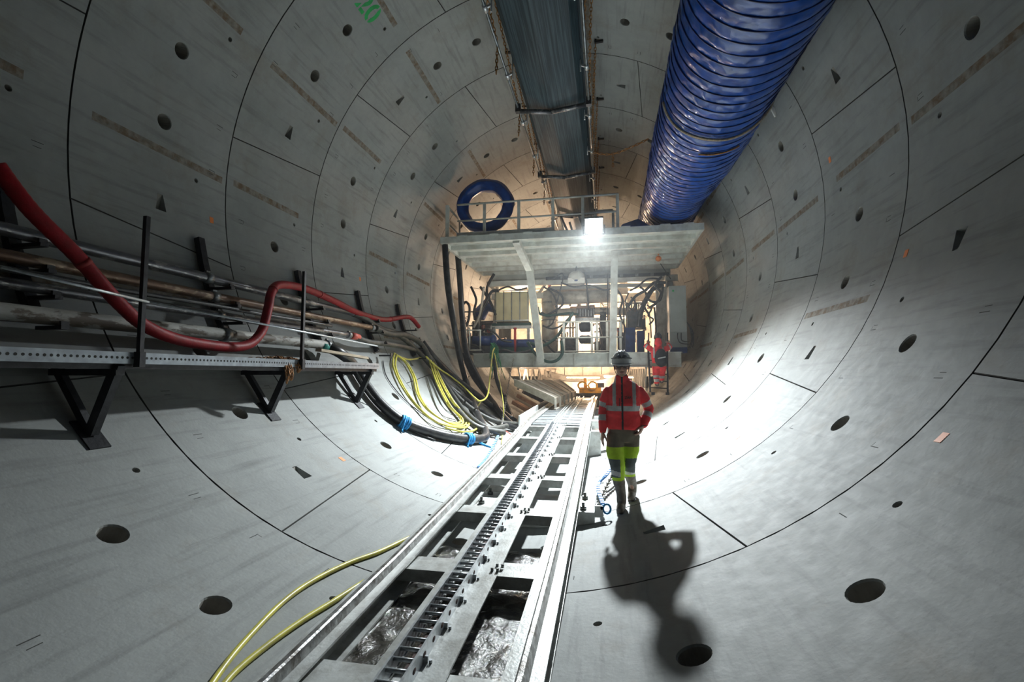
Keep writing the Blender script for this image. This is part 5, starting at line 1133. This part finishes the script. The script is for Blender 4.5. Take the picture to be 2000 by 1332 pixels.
# chest lettering
fc = bpy.data.curves.new('chest', 'FONT'); fc.body = 'ZAR'; fc.size = 0.040; fc.align_x = 'CENTER'; fc.extrude = 0.0015; fc.offset = 0.001
fo = bpy.data.objects.new('chest', fc); col.objects.link(fo); bpy.context.view_layer.update()
me = bpy.data.meshes.new_from_object(fo.evaluated_get(bpy.context.evaluated_depsgraph_get())); bpy.data.objects.remove(fo); me.materials.clear(); me.materials.append(M['black_cloth'])
cpos = pp(1226, 778)
for v in me.vertices:
    x, y, z = v.co; u_ = cpos.x-tc+x; v.co = Vector((cpos.x+x, PY+.03-0.139*math.sqrt(max(0, 1-(u_/0.19)**2))-0.006-z, cpos.z+y))
o = bpy.data.objects.new('chest_lettering', me); link(o, jacket); tag(o, 'dark lettering')
# trousers
tr = MB(); wz = hem
loft(tr, [((hipL.x+hipR.x)/2, PY+.04, hipL.z-.06, .130, .11), ((hipL.x+hipR.x)/2, PY+.04, hipL.z+.02, .160, .12), ((hipL.x+hipR.x)/2, PY+.04, wz+.05, .155, .115)])
for hp, kn, an, q in ((hipL, knL, anL, -1), (hipR, knR, anR, 1)):
    a = hp+Vector((q*.002, 0.02, 0)); low = kn.lerp(an, 0.5); limb(tr, [a, a.lerp(kn, .5)+Vector((q*.016, -.01, 0)), kn+Vector((0, -.015, 0)), low], [.098, .097, .080, .066], 20)
def tm(c, n_):
    kz = knL.z
    if c.z > kz+0.20: return 0
    if c.z > kz+0.075: return 1
    if c.z > kz-0.13:
        near = knL if abs(c.x-knL.x) < abs(c.x-knR.x) else knR
        d = c.x-near.x
        if near is knL and d > 0.035 or near is knR and d < -0.030: return 1
        if kz-0.115 < c.z-(c.x-knL.x)*-0.25 < kz-0.06: return 3
        return 2
    if c.z > kz-0.16: return 1
    return 1 if c.x < knL.x+0.05 and c.z > kz-0.17 else 4
cloth('trousers', tr, 0.008, ['khaki', 'hivis_yellow', 'grey_cloth', 'reflective', 'boot'], tm, man, 'khaki work trousers with yellow lower legs and grey knees', 0.008, 7, 3)
for kn, an, gr in ((knL, anL, 0), (knR, anR, 1)):
    bt = MB(); top = kn.lerp(an, 0.42); limb(bt, [top, an+Vector((0, .01, .05)), an+Vector((0, .01, -.02))], [.066, .052, .052], 18)
    limb(bt, [an+Vector((0, .03, -.055)), an+Vector((-.012, -.07, -.055)), an+Vector((-.022, -.15, -.062))], [.046, .046, .040], 16)
    bm_ = remesh(bt, 0.009, 3, 'boot')
    for v in bm_.vertices:
        if v.co.z < an.z-0.10: v.co.z = an.z-0.10
    paint(bm_, ['boot'], lambda c, n_: 0, 0.003, 14); o = bpy.data.objects.new('boot', bm_); link(o, man)
    sl = MB(); sl.ell(an+Vector((-.008, -.06, -.093)), (.052, .135, .012), 0, 18, 6); sl.build('boot_sole', 'black_rubber', o)
# helmet
def helmet(c, s, parent, mt, goggles=True, fdir=-1):
    m = MB(); vs = []; fs = []; nu_, nv_ = 28, 10
    for j in range(nv_+1):
        t_ = math.pi*0.5*j/nv_*1.06
        for i in range(nu_):
            a = 2*math.pi*i/nu_; vs.append(c+Vector((math.sin(t_)*math.cos(a)*0.104, math.sin(t_)*math.sin(a)*0.128, math.cos(t_)*0.128-0.004))*s)
    for j in range(nv_):
        for i in range(nu_): fs.append((j*nu_+i, (j+1)*nu_+i, (j+1)*nu_+(i+1) % nu_, j*nu_+(i+1) % nu_))
    m.add(vs, fs, 0, True)
    for q in (-.03, 0, .03): m.tube([c+Vector((q, 0.12*math.cos(a_), 0.125*math.sin(a_)))*s for a_ in [math.radians(25+13*i) for i in range(11)]], 0.006*s, 6)
    pk = []                      # brim ring and peak
    rim = [(a_, 0.112+0.0*a_) for a_ in range(0, 360, 12)]
    vs = []; 
    for a_ in range(0, 360, 10):
        ar = math.radians(a_); fw = max(0, math.sin(ar)*fdir)**2*0.045
        for k, ex in ((0, 0.0), (1, 0.007+fw)):
            for zz in (0, -0.006): vs.append(c+Vector((math.cos(ar)*(0.102+ex), math.sin(ar)*(0.126+ex), -0.016+zz-0.45*fw*k))*s)
    n_ = 36; fs = []
    for i in range(n_):
        a_, b_ = 4*i, 4*((i+1) % n_); fs += [(a_, a_+2, b_+2, b_), (a_+1, b_+1, b_+3, a_+3), (a_+2, a_+3, b_+3, b_+2), (a_, b_, b_+1, a_+1)]
    m.add(vs, fs, 0, True)
    h = m.build('helmet', mt, parent)
    if goggles:
        g_ = MB()
        for q in (-1, 1): g_.ell(c+Vector((q*0.030, fdir*0.112, 0.052))*s, (0.026*s, 0.016*s, 0.019*s), 0, 14, 10)
        g_.build('goggle_lens', 'goggle_lens', h, 'dark goggles pushed up on the helmet')
        m = MB().tube([c+Vector((0.108*math.cos(a_), 0.128*math.sin(a_), 0.040))*s for a_ in [2*math.pi*i/28 for i in range(28)]], 0.005*s, 6, closed=True); m.build('goggle_strap', 'black_cloth', h)
    return h
helmet(HC+Vector((0, 0.008, 0.052)), 1.05, man, 'helmet_white')
gs = MB()
for q in (-1, 1):
    gs.tube([HC+Vector((q*0.033+0.030*math.cos(a_), -0.098-0.004*math.cos(a_)*q*-1, 0.006+0.018*math.sin(a_))) for a_ in [2*math.pi*i/20 for i in range(20)]], 0.0028, 6, closed=True)
    gs.cyl(HC+Vector((q*0.062, -0.095, 0.008)), HC+Vector((q*0.080, 0.0, 0.004)), 0.0028, 6)
gs.cyl(HC+Vector((-0.005, -0.101, 0.008)), HC+Vector((0.005, -0.101, 0.008)), 0.003, 6)
sg = gs.build('safety_glasses', 'black_cloth', man, 'clear safety glasses with dark frame')
for q in (-1, 1): MB().ell(HC+Vector((q*0.033, -0.0985, 0.006)), (0.029, 0.0015, 0.017), 0, 16, 8).build('lens', 'glass_clear', sg)
st = MB()
for q in (-1, 1): st.tube(spline([HC+Vector((q*0.088, 0.0, 0.045)), HC+Vector((q*0.080, -0.02, -0.03)), HC+Vector((q*0.045, -0.035, -0.105)), HC+Vector((0, -0.04, -0.128))], 5), 0.004, 6)
st.build('chin_strap', 'black_cloth', man)
MB().tube([wrR.lerp(elR, 0.02)+Vector((0.034*math.cos(a_), 0.034*math.sin(a_), 0)) for a_ in [2*math.pi*i/16 for i in range(16)]], 0.007, 6, closed=True).build('watch', 'black_cloth', man)
nc = MB(); limb(nc, [(HC.x, PY+.012, sz+.13), (HC.x, PY+.0, sz+.160)], [.066, .060], 20); cloth('neck_gaiter', nc, 0.009, ['black_cloth'], lambda c, n_: 0, man, None, 0.003, 14, 2)

# climbing man, seen from behind
QY = 13.72
def qp(u, v, dy=0.0): return at(u, v, QY+dy)
hc = qp(1285, 662, 0.05); b2 = MB()
s2 = 0.96
mbh = MB(); head(mbh, (0, 0, 0), s2)
for x, y, z in mbh.v: b2.v.append((hc.x-x, hc.y-y, hc.z+z))
b2.f += mbh.f; b2.m += mbh.m; b2.sm += mbh.sm
sl_, sr_ = qp(1270, 681), qp(1301, 681); tc2 = (sl_.x+sr_.x)/2
hl_, hr_ = qp(1281, 714), qp(1295, 714); kl_, kr_ = qp(1281, 734, .12), qp(1293, 730, .15); al_, ar_ = qp(1283, 747, 0.02), qp(1292, 741, 0.06)
wl_, wr_ = qp(1266, 672, .25), qp(1305, 672, .25); el_, er_ = qp(1262, 676, .02), qp(1308, 678, .02)
limb(b2, [hc+Vector((0, -.01, -.06)), (tc2, QY, sl_.z+.02)], [.055, .06])
loft(b2, [(tc2, QY, sl_.z+.03, .10, .08), (tc2, QY, sl_.z-.05, .17, .1), (tc2, QY, sl_.z-.3, .15, .1), ((hl_.x+hr_.x)/2, QY, hl_.z, .14, .1)])
for a, b, c in ((sl_, el_, wl_), (sr_, er_, wr_)): limb(b2, [a, b, c], [.045, .04, .03])
for a, b, c in ((hl_, kl_, al_), (hr_, kr_, ar_)): limb(b2, [a, b, c], [.075, .055, .04]); limb(b2, [c+Vector((0, -.03, -.05)), c+Vector((0, .12, -.05))], [.035, .03])
hand(b2, wl_, Vector((0, .3, .8)), Vector((1, 0, 0)), Vector((0, 1, 0)), 1, 1.4); hand(b2, wr_, Vector((0, .3, .8)), Vector((-1, 0, 0)), Vector((0, 1, 0)), 1, 1.4)
me = remesh(b2, 0.0075, 2, 'climber'); paint(me, ['skin', 'hair'], lambda c, n_: 1 if (c-hc).length < .14 and c.z > hc.z-.03 else 0)
man2 = bpy.data.objects.new('person', me); col.objects.link(man2); OFF[man2.name] = Vector((0, 0, 0))
tag(man2, 'man in red work suit with black backpack, seen from behind, climbing the ladder', 'person')
ov = MB(); loft(ov, [((hl_.x+hr_.x)/2, QY, hl_.z-.08, .15, .12), (tc2, QY, sl_.z-.35, .17, .13), (tc2, QY, sl_.z-.08, .20, .12), (tc2, QY, sl_.z+.02, .15, .1), (tc2, QY, sl_.z+.07, .08, .08)])
for a, b, c in ((sl_, el_, wl_), (sr_, er_, wr_)): limb(ov, [a, b, c.lerp(b, .12)], [.08, .07, .055])
for a, b, c in ((hl_, kl_, al_), (hr_, kr_, ar_)): limb(ov, [a, b, c], [.105, .085, .07])
def om(c, n_):
    if c.z < kl_.z+.02:
        q = (c.z-(al_.z if c.x < (kl_.x+kr_.x)/2 else ar_.z))
        if 0.02 < q < 0.09 or 0.13 < q < 0.20: return 1
    for a, b in ((sl_, el_), (sr_, er_)):
        ax = b-a; t_ = (c-a).dot(ax)/ax.length_squared
        if 0.75 < t_ < 1.15 and abs(c.x-tc2) > 0.27: return 1
    if c.z > sl_.z-0.25 and 0.10 < abs(c.x-tc2) < 0.14: return 1
    if hl_.z-0.02 < c.z < hl_.z+0.07: return 2
    return 0
cloth('work_suit', ov, 0.013, ['hivis_red', 'reflective', 'khaki'], om, man2, 'red work suit with pale reflective bands', 0.006, 8, 3)
hd = MB(); limb(hd, [(hc.x, QY-.02, hc.z-.04), (hc.x, QY-.04, hc.z-.13)], [.085, .10]); cloth('hood', hd, 0.013, ['hivis_red'], lambda c, n_: 0, man2, 'bright red hood hanging over the collar', 0.004, 9, 2)
helmet(hc+Vector((0, 0, .045)), 1.03, man2, 'dark_machine', False, 1)
bp_ = MB(); c = Vector((tc2+.05, QY-.20, sl_.z-.26)); bp_.ell(c, (.17, .12, .25), 0, 18, 12); bp_.ell(c+Vector((0, -.08, -.08)), (.13, .07, .12), 0, 14, 10)
bk = cloth('backpack', bp_, 0.015, ['black_cloth'], lambda c, n_: 0, man2, 'black backpack', 0.004, 9, 2)
MB().beam(c+Vector((-.10, -.16, -.02)), c+Vector((.10, -.16, .02)), .02, .03).build('backpack_stripe', 'reflective', bk, 'silver stripe')
for an in (al_, ar_): MB().tube([an+Vector((0, -.05, -.06)), an+Vector((0, .0, -.055)), an+Vector((0, .15, -.06))], [.045, .05, .035], 12).build('boot', 'black_rubber', man2)
bpy.context.view_layer.update()
